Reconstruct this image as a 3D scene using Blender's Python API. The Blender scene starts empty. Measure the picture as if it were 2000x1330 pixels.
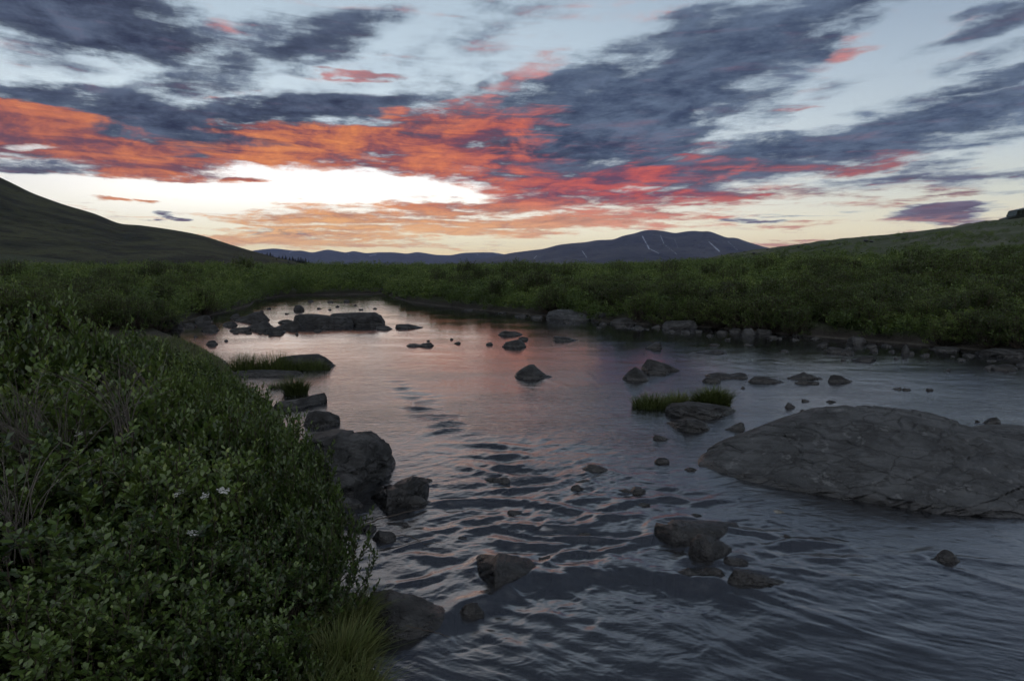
import bpy, math, random
import numpy as np
from mathutils import Vector

R = math.radians
SC = bpy.context.scene
COL = SC.collection
rng = np.random.default_rng(7)

# ------------------------------------------------------------------ camera
F = 1333.0                     # focal length in photograph pixels (24 mm lens)
PITCH = math.atan(150.0 / F)
CAMZ = 1.7
SP, CP = math.sin(PITCH), math.cos(PITCH)


def ray(px, py):
    u = (px - 1000.0) / F
    v = (665.0 - py) / F
    d = np.array([u, CP + v * SP, -SP + v * CP])
    return d / np.linalg.norm(d)


def azel(px, py):
    d = ray(px, py)
    return math.degrees(math.atan2(d[0], d[1])), math.degrees(math.asin(d[2]))


def gp(px, py, z=0.0):
    """where the sight line of a photo pixel meets the level z"""
    d = ray(px, py)
    t = (z - CAMZ) / d[2]
    return np.array([d[0] * t, d[1] * t, z])


def on_y(px, py, y):
    """where the sight line of a photo pixel meets the upright plane at distance y"""
    d = ray(px, py)
    t = y / d[1]
    return np.array([d[0] * t, y, CAMZ + d[2] * t])


cam = bpy.data.cameras.new('camera')
cam.sensor_width = 36.0
cam.lens = 36.0 * F / 2000.0
cam.clip_start = 0.05
cam.clip_end = 60000.0
camo = bpy.data.objects.new('camera', cam)
camo.location = (0, 0, CAMZ)
camo.rotation_euler = (math.pi / 2 - PITCH, 0, 0)
COL.objects.link(camo)
SC.camera = camo

SC.view_settings.view_transform = 'Standard'
SC.view_settings.look = 'None'
SC.view_settings.gamma = 1.0
SC.view_settings.exposure = 0.0
SC.render.engine = 'CYCLES'
SC.cycles.use_denoising = True
try:
    SC.cycles.denoiser = 'OPENIMAGEDENOISE'
except Exception:
    pass
SC.cycles.use_adaptive_sampling = True
SC.cycles.adaptive_threshold = 0.02
SC.cycles.adaptive_min_samples = 12
SC.cycles.max_bounces = 5
SC.cycles.diffuse_bounces = 2
SC.cycles.glossy_bounces = 3
SC.cycles.transmission_bounces = 3
SC.cycles.transparent_max_bounces = 8
SC.cycles.volume_bounces = 1
SC.cycles.sample_clamp_indirect = 3.0
SC.cycles.caustics_reflective = False
SC.cycles.caustics_refractive = False


# ------------------------------------------------------------------ node helper
class NT:
    def __init__(self, tree):
        self.t = tree
        tree.nodes.clear()

    def new(self, typ, **kw):
        n = self.t.nodes.new(typ)
        for k, v in kw.items():
            setattr(n, k, v)
        return n

    def put(self, sock, val):
        if isinstance(val, bpy.types.NodeSocket):
            self.t.links.new(val, sock)
        elif val is not None:
            if isinstance(val, (tuple, list)) and sock.type == 'RGBA' and len(val) == 3:
                val = (*val, 1.0)
            sock.default_value = val

    def m(self, op, a, b=None, c=None, clamp=False):
        n = self.new('ShaderNodeMath', operation=op)
        n.use_clamp = clamp
        for i, v in enumerate((a, b, c)):
            if v is not None:
                self.put(n.inputs[i], v)
        return n.outputs[0]

    def v(self, op, a, b=None, c=None):
        n = self.new('ShaderNodeVectorMath', operation=op)
        for i, v in enumerate((a, b, c)):
            if v is not None:
                if op == 'SCALE' and i == 1:
                    self.put(n.inputs['Scale'], v)
                else:
                    self.put(n.inputs[i], v)
        return n.outputs['Value'] if op in ('LENGTH', 'DOT_PRODUCT', 'DISTANCE') else n.outputs[0]

    def xyz(self, x, y, z=0.0):
        n = self.new('ShaderNodeCombineXYZ')
        for i, v in enumerate((x, y, z)):
            self.put(n.inputs[i], v)
        return n.outputs[0]

    def sep(self, v):
        n = self.new('ShaderNodeSeparateXYZ')
        self.put(n.inputs[0], v)
        return n.outputs

    def noise(self, vec, scale, detail=4.0, rough=0.5, dist=0.0, out=0, lac=2.0):
        n = self.new('ShaderNodeTexNoise')
        self.put(n.inputs['Vector'], vec)
        self.put(n.inputs['Scale'], scale)
        n.inputs['Detail'].default_value = detail
        n.inputs['Roughness'].default_value = rough
        n.inputs['Lacunarity'].default_value = lac
        n.inputs['Distortion'].default_value = dist
        return n.outputs[out]

    def mapr(self, val, a, b, lo=0.0, hi=1.0, smooth=True):
        n = self.new('ShaderNodeMapRange')
        n.interpolation_type = 'SMOOTHSTEP' if smooth else 'LINEAR'
        n.clamp = True
        self.put(n.inputs[0], val)
        for i, v in enumerate((a, b, lo, hi)):
            self.put(n.inputs[i + 1], v)
        return n.outputs[0]

    def mix(self, f, a, b, mode='MIX'):
        n = self.new('ShaderNodeMix', data_type='RGBA', blend_type=mode)
        self.put(n.inputs[0], f)
        self.put(n.inputs[6], a)
        self.put(n.inputs[7], b)
        return n.outputs[2]

    def ramp(self, f, stops, interp='LINEAR'):
        n = self.new('ShaderNodeValToRGB')
        cr = n.color_ramp
        cr.interpolation = interp
        while len(cr.elements) < len(stops):
            cr.elements.new(0.5)
        for e, (p, c) in zip(cr.elements, stops):
            e.position = p
            e.color = (*c, 1.0) if len(c) == 3 else c
        self.put(n.inputs[0], f)
        return n.outputs[0]
# ------------------------------------------------------------------ sky
# All cloud banks are laid out by direction (azimuth, elevation), so they stay
# where they are when the viewer moves.
SUN_AZ, SUN_EL = -15.0, 2.5

# (photo px, py, half length, half height, tilt in degrees, weight)
DARK = [
    (150, 28, 330, 62, 2, 1.25), (640, 70, 170, 48, -22, 1.1), (440, 120, 260, 60, -24, .78), (280, 170, 160, 34, -16, .7),
    (90, 110, 120, 60, 0, .55), (120, 187, 260, 26, 2, .95), (330, 238, 190, 46, 10, 1.3),
    (600, 216, 330, 30, -7, 1.25), (1230, 225, 300, 95, -14, 1.35), (1120, 160, 240, 55, -20, 1.0),
    (1400, 115, 330, 72, -20, 1.15), (1590, 75, 130, 36, -8, 1.0), (1560, 12, 400, 40, -6, 1.05),
    (1890, 62, 190, 28, -15, .95), (1950, 108, 180, 26, -14, .6), (1900, 178, 260, 22, -10, .95),
    (1950, 215, 260, 18, -10, .7), (1780, 258, 420, 38, -9, 1.15), (1560, 290, 420, 46, -2, 1.05), (1280, 310, 300, 36, 2, .9),
    (1380, 345, 260, 30, -6, 1.0), (1800, 352, 300, 16, 1, .75), (960, 45, 300, 60, -20, .38),
    (860, 150, 160, 40, -15, .42), (600, 180, 150, 20, -10, .42), (60, 330, 220, 16, 0, .9),
    (1640, 205, 240, 30, 0, .42), (1440, 215, 120, 34, 4, .6), (505, 280, 90, 17, 4, 1.15), (850, 240, 160, 22, -10, .7),
    (1850, 318, 110, 14, -4, .8), (1960, 260, 110, 22, -10, .8), (1480, 432, 60, 6, 0, .85), (1840, 418, 110, 12, 0, .9),
    (325, 427, 36, 4, 0, .8), (570, 455, 90, 7, 3, .6), (640, 298, 120, 10, 2, .5), (1020, 275, 120, 14, 0, .5),
    (1560, 420, 160, 5, 0, .5), (425, 256, 90, 11, -4, 1.0), (800, 246, 70, 10, 0, .7), (930, 272, 110, 10, 3, .75), (1000, 236, 120, 10, 4, .7),
    (1160, 262, 130, 34, 0, 1.2), (620, 268, 60, 7, 0, .5), (230, 262, 150, 12, 6, .95), (350, 300, 140, 9, -6, .85), (90, 303, 150, 9, 0, .8), (760, 300, 130, 7, 0, .6),
    (1000, 320, 160, 9, 0, .6), (890, 190, 60, 26, -30, .7), (960, 160, 70, 18, -30, .6), (1180, 335, 160, 9, 3, .7), (720, 330, 120, 6, 0, .45), (1950, 378, 60, 9, 0, .6),
]
FIRE = [
    (60, 235, 270, 48, 4, 1.25), (180, 290, 340, 46, 3, 1.25), (520, 278, 420, 42, -3, 1.2),
    (850, 262, 330, 58, -8, 1.15), (985, 185, 150, 40, -32, .8), (1060, 230, 170, 46, -8, 1.1),
    (1040, 300, 330, 56, 0, 1.1), (840, 320, 360, 26, -2, 1.0), (1230, 345, 330, 44, -3, 1.15), (1180, 295, 220, 22, -4, .75), (1320, 285, 120, 10, -6, .8), (1090, 215, 100, 16, -4, .75),
    (1560, 318, 300, 34, -3, .8), (300, 335, 240, 18, -3, .75), (900, 300, 200, 30, 0, .6),
    (720, 430, 300, 28, -4, .9), (1010, 395, 330, 22, -7, .95), (1260, 380, 240, 28, -3, .95),
    (1090, 435, 360, 22, -2, .85), (620, 462, 260, 14, -2, .95), (560, 445, 110, 10, 2, .7),
    (460, 355, 62, 10, -4, 1.0), (216, 395, 52, 6, 0, .95), (320, 397, 38, 4, 0, .8),
    (578, 391, 22, 4, 0, .6), (430, 458, 70, 6, 0, .7), (700, 480, 170, 7, 0, .75), (1640, 92, 70, 20, -5, .75),
    (720, 141, 75, 10, -5, .85), (640, 136, 24, 6, 0, .6), (1830, 381, 110, 9, -2, .85),
    (1840, 424, 120, 8, 0, .55), (1590, 437, 130, 6, 0, .6), (1050, 462, 70, 5, 0, .5),
    (1300, 435, 90, 9, 0, .6), (1540, 475, 160, 9, 0, .75), (1900, 60, 140, 14, -15, .45),
    (1590, 215, 60, 8, -4, .6), (1010, 132, 40, 16, -30, .6), (560, 125, 120, 20, -25, .3), (1750, 250, 300, 12, -9, .3),
    (1420, 385, 220, 14, -2, .8), (1650, 372, 300, 12, 0, .6), (1280, 405, 330, 9, 0, .55), (1380, 425, 180, 5, 0, .5),
]
CLEAR = [
    (42, 277, 60, 9, 0, .8), (800, 300, 80, 8, 0, .2), (620, 350, 170, 22, 3, .7), (330, 372, 330, 18, 0, .8),
    (820, 368, 130, 16, 2, .5), (150, 150, 150, 22, 0, .5), (1690, 215, 150, 28, -8, .5), (1510, 385, 60, 10, 0, .4),
    (1250, 372, 60, 8, 0, .5), (1760, 120, 150, 26, -10, .45), (1320, 250, 90, 12, -14, .35), (1560, 240, 70, 10, 0, .4),
    (1440, 170, 60, 14, -10, .3),
]


def build_world():
    w = bpy.data.worlds.new('World')
    SC.world = w
    w.use_nodes = True
    t = NT(w.node_tree)
    tc = t.new('ShaderNodeTexCoord')
    d = t.v('NORMALIZE', tc.outputs['Generated'])
    x, y, z = t.sep(d)
    az = t.m('MULTIPLY', t.m('ARCTAN2', x, y), 57.29578)
    el = t.m('MULTIPLY', t.m('ARCSINE', z), 57.29578)
    # the cloud deck as a curved sheet high above: detail shrinks towards the horizon
    zz = t.m('ADD', t.m('MAXIMUM', z, 0.0), 0.075)
    qx = t.m('DIVIDE', x, zz)
    qy = t.m('DIVIDE', y, zz)
    a = R(-22.0)
    along = t.m('ADD', t.m('MULTIPLY', qx, math.sin(a)), t.m('MULTIPLY', qy, math.cos(a)))
    across = t.m('SUBTRACT', t.m('MULTIPLY', qx, math.cos(a)), t.m('MULTIPLY', qy, math.sin(a)))
    q = t.xyz(across, t.m('MULTIPLY', along, 0.90), 0.0)
    ql = t.xyz(t.m('MULTIPLY', az, 0.055), t.m('MULTIPLY', el, 0.30), 3.7)
    # ragged edges: the banks' outlines are displaced by turbulence
    wn = t.v('SUBTRACT', t.noise(q, 1.15, 6, .62, out=1), (.5, .5, .5))
    wl = t.v('SUBTRACT', t.noise(ql, 1.5, 3, .55, out=1), (.5, .5, .5))
    p0 = t.xyz(az, el, 0.0)
    elw = t.mapr(el, 0.0, 16.0, 0.22, 1.0, smooth=False)
    warp = t.v('MULTIPLY', t.v('ADD', t.v('SCALE', wn, 5.0), t.v('SCALE', wl, 4.0)),
               t.xyz(1.5, elw, 0.0))
    p = t.v('ADD', p0, warp)

    paz, pel, _ = t.sep(p)
    P1 = t.xyz(t.m('MULTIPLY', paz, paz), t.m('MULTIPLY', paz, pel), t.m('MULTIPLY', pel, pel))
    P2 = t.xyz(paz, pel, 1.0)

    def blobs(items):
        """banks of cloud as soft ellipses w*(1-r^2), each written as one quadratic form"""
        acc = None
        for (px, py, hl, hh, tilt, wt) in items:
            A, E = azel(px, py)
            A1, _ = azel(px + 10, py)
            _, E1 = azel(px, py - 10)
            rx, ry = hl * (A1 - A) / 10 * 1.22, hh * (E1 - E) / 10 * 1.36
            th = R(-tilt)
            c, s_ = math.cos(th), math.sin(th)
            u = (c / rx, s_ / rx)
            v = (-s_ / ry, c / ry)
            aa = u[0] ** 2 + v[0] ** 2
            bb = u[0] * u[1] + v[0] * v[1]
            cc = u[1] ** 2 + v[1] ** 2
            w_ = wt * 1.25
            k1 = (-w_ * aa, -2 * w_ * bb, -w_ * cc)
            k2 = (2 * w_ * (aa * A + bb * E), 2 * w_ * (bb * A + cc * E),
                  w_ - w_ * (aa * A * A + 2 * bb * A * E + cc * E * E))
            s = t.m('ADD', t.v('DOT_PRODUCT', P1, k1), t.v('DOT_PRODUCT', P2, k2))
            acc = t.m('MAXIMUM', s, 0.0) if acc is None else t.m('SMOOTH_MAX', acc, s, 0.3)
        return acc

    dark = blobs(DARK)
    fire = blobs(FIRE)
    clear = blobs(CLEAR)

    n1 = t.noise(q, 3.3, 10, .70)
    qs = t.xyz(across, t.m('MULTIPLY', along, 0.55), 5.0)
    n2 = t.noise(qs, 3.0, 9, .64, dist=.9)
    # thin streaks lying level
    qh = t.xyz(t.m('MULTIPLY', az, 0.05), t.m('ADD', t.m('MULTIPLY', el, 0.62), t.m('MULTIPLY', az, .016)), 1.3)
    n3 = t.noise(t.v('ADD', qh, t.v('SCALE', wn, .45)), 2.1, 8, .62, dist=.6)
    n4 = t.noise(t.v('ADD', t.xyz(t.m('MULTIPLY', az, .20), t.m('MULTIPLY', el, .42), 2.0), t.v('SCALE', wn, .8)), 1.6, 9, .68)
    nn = t.m('ADD', t.m('ADD', t.m('MULTIPLY', n1, .34), t.m('MULTIPLY', n2, .22)), t.m('ADD', t.m('MULTIPLY', n3, .22), t.m('MULTIPLY', n4, .22)))
    nz = t.m('MULTIPLY', t.m('SUBTRACT', nn, .5), 7.0)

    # generic cloud for the rest of the dome, behind and above the photograph
    far = t.mapr(t.m('ABSOLUTE', az), 40.0, 55.0)
    up = t.mapr(el, 19.0, 27.0)
    gen = t.m('MAXIMUM', far, up)
    genc = t.m('MULTIPLY', far, t.m('ADD', 0.10, t.m('MULTIPLY', nz, 0.30)))
    tot = t.m('ADD', t.m('MAXIMUM', dark, fire), genc)
    lows = t.m('MULTIPLY', t.m('SUBTRACT', n3, .52), t.mapr(el, 6.5, 3.0, 0.0, 3.8))
    dens = t.m('SUBTRACT', t.m('ADD', t.m('ADD', tot, lows), t.m('MULTIPLY', nz, .74)), clear)
    alpha = t.mapr(dens, -0.02, 1.05)
    # how much of the cloud is lit from below
    st = t.m('MULTIPLY', t.m('SUBTRACT', t.m('ADD', t.m('MULTIPLY', n2, .45), t.m('MULTIPLY', n3, .55)), .5), 4.6)
    lit = t.m('ADD', t.m('SUBTRACT', fire, t.m('MULTIPLY', dark, 1.2)), st)
    lit = t.m('MULTIPLY', t.mapr(lit, -0.45, 0.55), t.m('SUBTRACT', 1.0, gen))

    # ---- clear sky; unseen part overhead in front is darkened to keep near water dark
    e01 = t.mapr(el, -2.0, 72.0, smooth=False)

    def stops(lst):
        return [((e + 2.0) / 74.0, c) for e, c in lst]
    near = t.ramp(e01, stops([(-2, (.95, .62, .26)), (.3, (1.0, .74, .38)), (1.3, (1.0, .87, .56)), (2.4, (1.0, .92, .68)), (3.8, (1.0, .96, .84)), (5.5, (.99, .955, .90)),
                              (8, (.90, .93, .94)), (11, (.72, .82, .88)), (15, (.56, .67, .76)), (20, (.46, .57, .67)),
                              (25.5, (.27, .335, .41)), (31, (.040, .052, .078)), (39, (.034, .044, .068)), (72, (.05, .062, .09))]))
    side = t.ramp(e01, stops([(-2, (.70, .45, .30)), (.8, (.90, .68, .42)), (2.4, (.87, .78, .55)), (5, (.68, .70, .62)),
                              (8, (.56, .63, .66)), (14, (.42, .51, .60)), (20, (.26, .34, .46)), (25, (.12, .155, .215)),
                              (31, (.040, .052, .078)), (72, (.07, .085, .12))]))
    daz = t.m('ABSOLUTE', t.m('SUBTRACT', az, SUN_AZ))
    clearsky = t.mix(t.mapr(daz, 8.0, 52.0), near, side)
    back = t.ramp(e01, stops([(-2, (.28, .29, .33)), (6, (.36, .37, .42)), (20, (.66, .69, .75)), (36, (1.12, 1.15, 1.22)), (72, (1.25, 1.28, 1.36))]))  # unseen sky behind the viewer, made bright as fill light on shrubs and rocks
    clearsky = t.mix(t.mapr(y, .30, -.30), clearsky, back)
    # the gap where the sun has just set is far brighter than the rest
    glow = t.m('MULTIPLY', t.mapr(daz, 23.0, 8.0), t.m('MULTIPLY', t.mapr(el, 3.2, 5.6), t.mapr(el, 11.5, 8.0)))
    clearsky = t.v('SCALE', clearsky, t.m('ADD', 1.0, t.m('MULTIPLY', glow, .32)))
    sky = t.new('ShaderNodeTexSky', sky_type='NISHITA')
    sky.sun_disc = False
    sky.sun_elevation = R(SUN_EL)
    sky.sun_rotation = R(SUN_AZ)
    sky.altitude = 3400
    clearsky = t.mix(1.0, clearsky, t.mix(1.0, sky.outputs[0], (.003, .003, .003), 'MULTIPLY'), 'ADD')

    # ---- clouds
    shade = t.m('ADD', t.m('MULTIPLY', n1, .6), t.m('MULTIPLY', n2, .4))
    dk = t.mix(t.mapr(shade, .38, .64), (.027, .034, .066), (.110, .142, .215))
    bluer = t.mix(t.mapr(shade, .38, .64), (.034, .050, .098), (.135, .182, .270))
    dk = t.mix(t.mapr(t.m('ADD', az, t.m('MULTIPLY', t.m('ABSOLUTE', t.m('SUBTRACT', el, 9.0)), 1.6)), -4.0, 16.0), dk, bluer)
    dk = t.mix(t.mapr(st, .1, .9, 0.0, .45), dk, t.mix(t.mapr(el, 14.0, 6.0), (.20, .12, .17), (.27, .085, .095)))
    dk = t.mix(t.mapr(el, 2.0, 9.0, .5, 0.0), dk, (.22, .12, .14))
    dk = t.mix(t.mapr(dens, .15, 1.25), (.30, .38, .47), dk)
    f01 = t.mapr(az, -37.0, 37.0, smooth=False)
    hot = t.ramp(f01, [(0, (.58, .18, .10)), (.30, (.72, .25, .095)), (.45, (.68, .195, .10)), (.58, (.60, .12, .095)),
                       (.72, (.58, .12, .10)), (.85, (.40, .125, .13)), (1, (.28, .12, .14))])
    mid = t.ramp(f01, [(0, (.36, .115, .095)), (.30, (.46, .135, .09)), (.5, (.40, .105, .10)), (.65, (.38, .085, .10)),
                       (.8, (.22, .09, .12)), (1, (.16, .095, .14))])
    low = t.ramp(f01, [(0, (.15, .075, .105)), (.30, (.17, .072, .10)), (.5, (.16, .066, .105)), (.65, (.12, .065, .115)),
                       (1, (.10, .085, .14))])
    fl = t.m('ADD', t.m('MULTIPLY', n2, .5), t.m('MULTIPLY', n3, .5))
    fl = t.m('ADD', t.m('MULTIPLY', fl, .72), t.m('MULTIPLY', n4, .28))
    firec = t.mix(t.mapr(fl, .43, .53), low, t.mix(t.mapr(fl, .48, .60), mid, hot))
    firec = t.mix(t.mapr(fl, .57, .68, 0, .65), firec, t.ramp(f01, [(0, (.90, .40, .17)), (.4, (.95, .46, .18)), (.6, (.9, .22, .13)), (1, (.4, .16, .17))]))
    pink = t.mix(t.mapr(fl, .4, .6), (.30, .17, .20), (.60, .26, .26))
    firec = t.mix(t.mapr(el, 11.0, 14.0), firec, pink)
    gold = t.mix(t.mapr(fl, .38, .58), (.58, .26, .15), t.ramp(f01, [(0, (.92, .52, .28)), (.3, (.96, .56, .24)), (.5, (.92, .50, .24)), (.65, (.80, .38, .25)),
                        (1, (.45, .26, .24))]))
    firec = t.mix(t.mapr(el, 5.8, 2.4, 0, .92), firec, gold)
    firec = t.mix(t.mapr(dens, .1, .9, .45, 0.0), firec, t.mix(t.mapr(el, 3, 9), (1.0, .80, .50), (.72, .50, .45)))
    cloud = t.mix(lit, dk, firec)
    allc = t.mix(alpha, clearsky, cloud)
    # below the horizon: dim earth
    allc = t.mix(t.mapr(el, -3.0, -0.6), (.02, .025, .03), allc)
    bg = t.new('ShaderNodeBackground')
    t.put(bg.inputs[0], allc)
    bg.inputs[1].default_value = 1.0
    out = t.new('ShaderNodeOutputWorld')
    t.t.links.new(bg.outputs[0], out.inputs[0])
    w.cycles.sampling_method = 'NONE'

    sl = bpy.data.lights.new('sun', 'SUN')
    sl.energy = 0.10
    sl.angle = R(45)
    sl.color = (1.0, .62, .35)
    so = bpy.data.objects.new('sun', sl)
    a_, e_ = R(SUN_AZ), R(SUN_EL + 2)
    dirv = Vector((math.sin(a_) * math.cos(e_), math.cos(a_) * math.cos(e_), math.sin(e_)))
    so.rotation_euler = dirv.to_track_quat('Z', 'Y').to_euler()
    so.location = (0, 0, 30)
    COL.objects.link(so)


build_world()
# ------------------------------------------------------------------ numpy noise
_perm = np.random.default_rng(11).permutation(512).astype(np.int64)
_perm = np.concatenate([_perm, _perm, _perm])
_ang = np.random.default_rng(12).uniform(0, 2 * np.pi, 512)
_g2 = np.stack([np.cos(_ang), np.sin(_ang)], 1)


def perlin(x, y, seed=0):
    xi = np.floor(x).astype(np.int64)
    yi = np.floor(y).astype(np.int64)
    xf, yf = x - xi, y - yi
    u = xf * xf * xf * (xf * (xf * 6 - 15) + 10)
    v = yf * yf * yf * (yf * (yf * 6 - 15) + 10)

    def g(i, j, dx, dy):
        h = _perm[(_perm[(i + seed * 37) & 511] + j) & 511]
        gv = _g2[h]
        return gv[..., 0] * dx + gv[..., 1] * dy
    a = g(xi, yi, xf, yf)
    b = g(xi + 1, yi, xf - 1, yf)
    c = g(xi, yi + 1, xf, yf - 1)
    d = g(xi + 1, yi + 1, xf - 1, yf - 1)
    return (a + u * (b - a) + v * ((c + u * (d - c)) - (a + u * (b - a)))) * 1.45


def fbm(x, y, oct=4, gain=.5, lac=2.03, seed=0):
    s, amp, tot = 0.0, 1.0, 0.0
    for o in range(oct):
        s = s + amp * perlin(x, y, seed + o)
        tot += amp
        amp *= gain
        x, y = x * lac + 13.1, y * lac + 7.7
    return s / tot


def ridged(x, y, oct=5, gain=.55, seed=0):
    s, amp, tot = 0.0, 1.0, 0.0
    for o in range(oct):
        s = s + amp * (1 - 2 * np.abs(perlin(x, y, seed + o)))
        tot += amp
        amp *= gain
        x, y = x * 2.07 + 3.1, y * 2.07 + 9.7
    return s / tot


def noise3(p, freq, seed, oct=4, gain=.5):
    """cheap three-axis noise: three planar fields added"""
    x, y, z = p[..., 0] * freq, p[..., 1] * freq, p[..., 2] * freq
    return (fbm(x + 5.2, y * 1.03 + z * .7, oct, gain, seed=seed) + fbm(y - 3.3, z * 1.07 - x * .6, oct, gain, seed=seed + 9)
            + fbm(z + 1.9, x * .97 + y * .65, oct, gain, seed=seed + 17)) / 1.9


def sstep(a, b, x):
    t = np.clip((x - a) / (b - a), 0, 1)
    return t * t * (3 - 2 * t)


# ------------------------------------------------------------------ mesh helpers
def mesh_np(name, verts, faces_flat, loop_tot, smooth=True):
    """faces_flat: flat vertex indices, loop_tot: corners per face (array or one number)"""
    me = bpy.data.meshes.new(name)
    verts = np.asarray(verts, np.float32)
    faces_flat = np.asarray(faces_flat, np.int32).ravel()
    if np.isscalar(loop_tot):
        nf = len(faces_flat) // loop_tot
        lt = np.full(nf, loop_tot, np.int32)
    else:
        lt = np.asarray(loop_tot, np.int32)
        nf = len(lt)
    me.vertices.add(len(verts))
    me.vertices.foreach_set('co', verts.ravel())
    me.loops.add(len(faces_flat))
    me.loops.foreach_set('vertex_index', faces_flat)
    me.polygons.add(nf)
    ls = np.zeros(nf, np.int32)
    ls[1:] = np.cumsum(lt)[:-1]
    me.polygons.foreach_set('loop_start', ls)
    me.polygons.foreach_set('loop_total', lt)
    me.polygons.foreach_set('use_smooth', np.full(nf, smooth))
    me.update(calc_edges=True)
    me.validate()
    return me


def grid_faces(nr, nc, wrap=False):
    r = np.arange(nr - 1)[:, None]
    c = np.arange(nc if wrap else nc - 1)[None, :]
    c1 = (c + 1) % nc
    return np.stack([r * nc + c, r * nc + c1, (r + 1) * nc + c1, (r + 1) * nc + c], -1).reshape(-1)


def obj(name, me, mat=None, parent=None, loc=None, rot=None):
    o = bpy.data.objects.new(name, me)
    if mat is not None:
        me.materials.append(mat)
    COL.objects.link(o)
    if parent is not None:
        o.parent = parent
    if loc is not None:
        o.location = loc
    if rot is not None:
        o.rotation_euler = rot
    return o


def tag(o, label=None, cat=None, group=None, kind=None):
    if label:
        o['label'] = label
    if cat:
        o['category'] = cat
    if group:
        o['group'] = group
    if kind:
        o['kind'] = kind
    return o


def attr(me, name, vals):
    a = me.attributes.new(name, 'FLOAT', 'POINT')
    a.data.foreach_set('value', np.asarray(vals, np.float32).ravel())


def mat(name):
    m = bpy.data.materials.new(name)
    m.use_nodes = True
    return m, NT(m.node_tree)


def finish(t, shader, disp=None):
    out = t.new('ShaderNodeOutputMaterial')
    t.t.links.new(shader, out.inputs[0])


def bump(t, h, strength, dist, normal=None):
    n = t.new('ShaderNodeBump')
    n.inputs['Strength'].default_value = strength
    n.inputs['Distance'].default_value = dist
    t.put(n.inputs['Height'], h)
    if normal is not None:
        t.put(n.inputs['Normal'], normal)
    return n.outputs[0]


def pbsdf(t, color, rough, normal=None, spec=None):
    n = t.new('ShaderNodeBsdfPrincipled')
    t.put(n.inputs['Base Color'], color)
    t.put(n.inputs['Roughness'], rough)
    if spec is not None:
        t.put(n.inputs['Specular IOR Level'], spec)
    if normal is not None:
        t.put(n.inputs['Normal'], normal)
    return n.outputs[0]


# ------------------------------------------------------------------ river outline on the ground
LEFT = [(700, 1330), (690, 1250), (640, 1190), (590, 1150), (585, 1060), (610, 985), (575, 880), (540, 800), (470, 745),
        (440, 705), (385, 675), (330, 655), (290, 640), (330, 634), (430, 612), (490, 596), (498, 586), (560, 577), (740, 574)]
RIGHT = [(758, 577), (800, 590), (900, 602), (1010, 612), (1120, 622), (1240, 632), (1400, 640), (1560, 655), (1720, 667),
         (1880, 680), (2000, 694), (2200, 712)]
_l = [gp(*p)[:2] for p in LEFT]
_r = [gp(*p)[:2] for p in RIGHT]
RIVER = np.array([(60, -12), (14, -5), (5, -2.2), (1.2, -.9), (-.35, .4), (-.75, 1.6)] + [tuple(p) for p in _l] + [(-7.5, 43), (-9, 47), (-7, 46)]
                 + [tuple(p) for p in _r] + [(18, 11.2), (34, 9.5), (60, 8)], float)


def poly_sd(poly, x, y):
    """signed distance to the outline, positive inside the river"""
    d = np.full(x.shape, 1e9)
    ins = np.zeros(x.shape, bool)
    n = len(poly)
    for i in range(n):
        ax, ay = poly[i]
        bx, by = poly[(i + 1) % n]
        ex, ey = bx - ax, by - ay
        t = np.clip(((x - ax) * ex + (y - ay) * ey) / (ex * ex + ey * ey + 1e-12), 0, 1)
        d = np.minimum(d, (x - ax - t * ex) ** 2 + (y - ay - t * ey) ** 2)
        cond = (ay > y) != (by > y)
        with np.errstate(divide='ignore', invalid='ignore'):
            xs = ax + (y - ay) / (by - ay + 1e-30) * ex
        ins ^= cond & (x < xs)
    d = np.sqrt(d)
    return np.where(ins, d, -d)


# crest of the slope on the right, (photo px, py, distance)
CREST = [(1300, 506, 150), (1400, 497, 140), (1480, 487, 130), (1560, 477, 122), (1650, 465, 114), (1750, 456, 106), (1850, 444, 101),
         (1930, 432, 97), (2000, 424, 95), (2100, 405, 92), (2300, 360, 88), (2700, 300, 85)]
_ca = np.array([math.atan2(*(on_y(a, b, 1.0)[:2])) for a, b, c in CREST])
_cr, _cz = [], []
for a, b, c in CREST:
    q = on_y(a, b, c)
    _cr.append(math.hypot(q[0], q[1]))
    _cz.append(q[2])
_cr, _cz = np.array(_cr), np.array(_cz)


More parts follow.
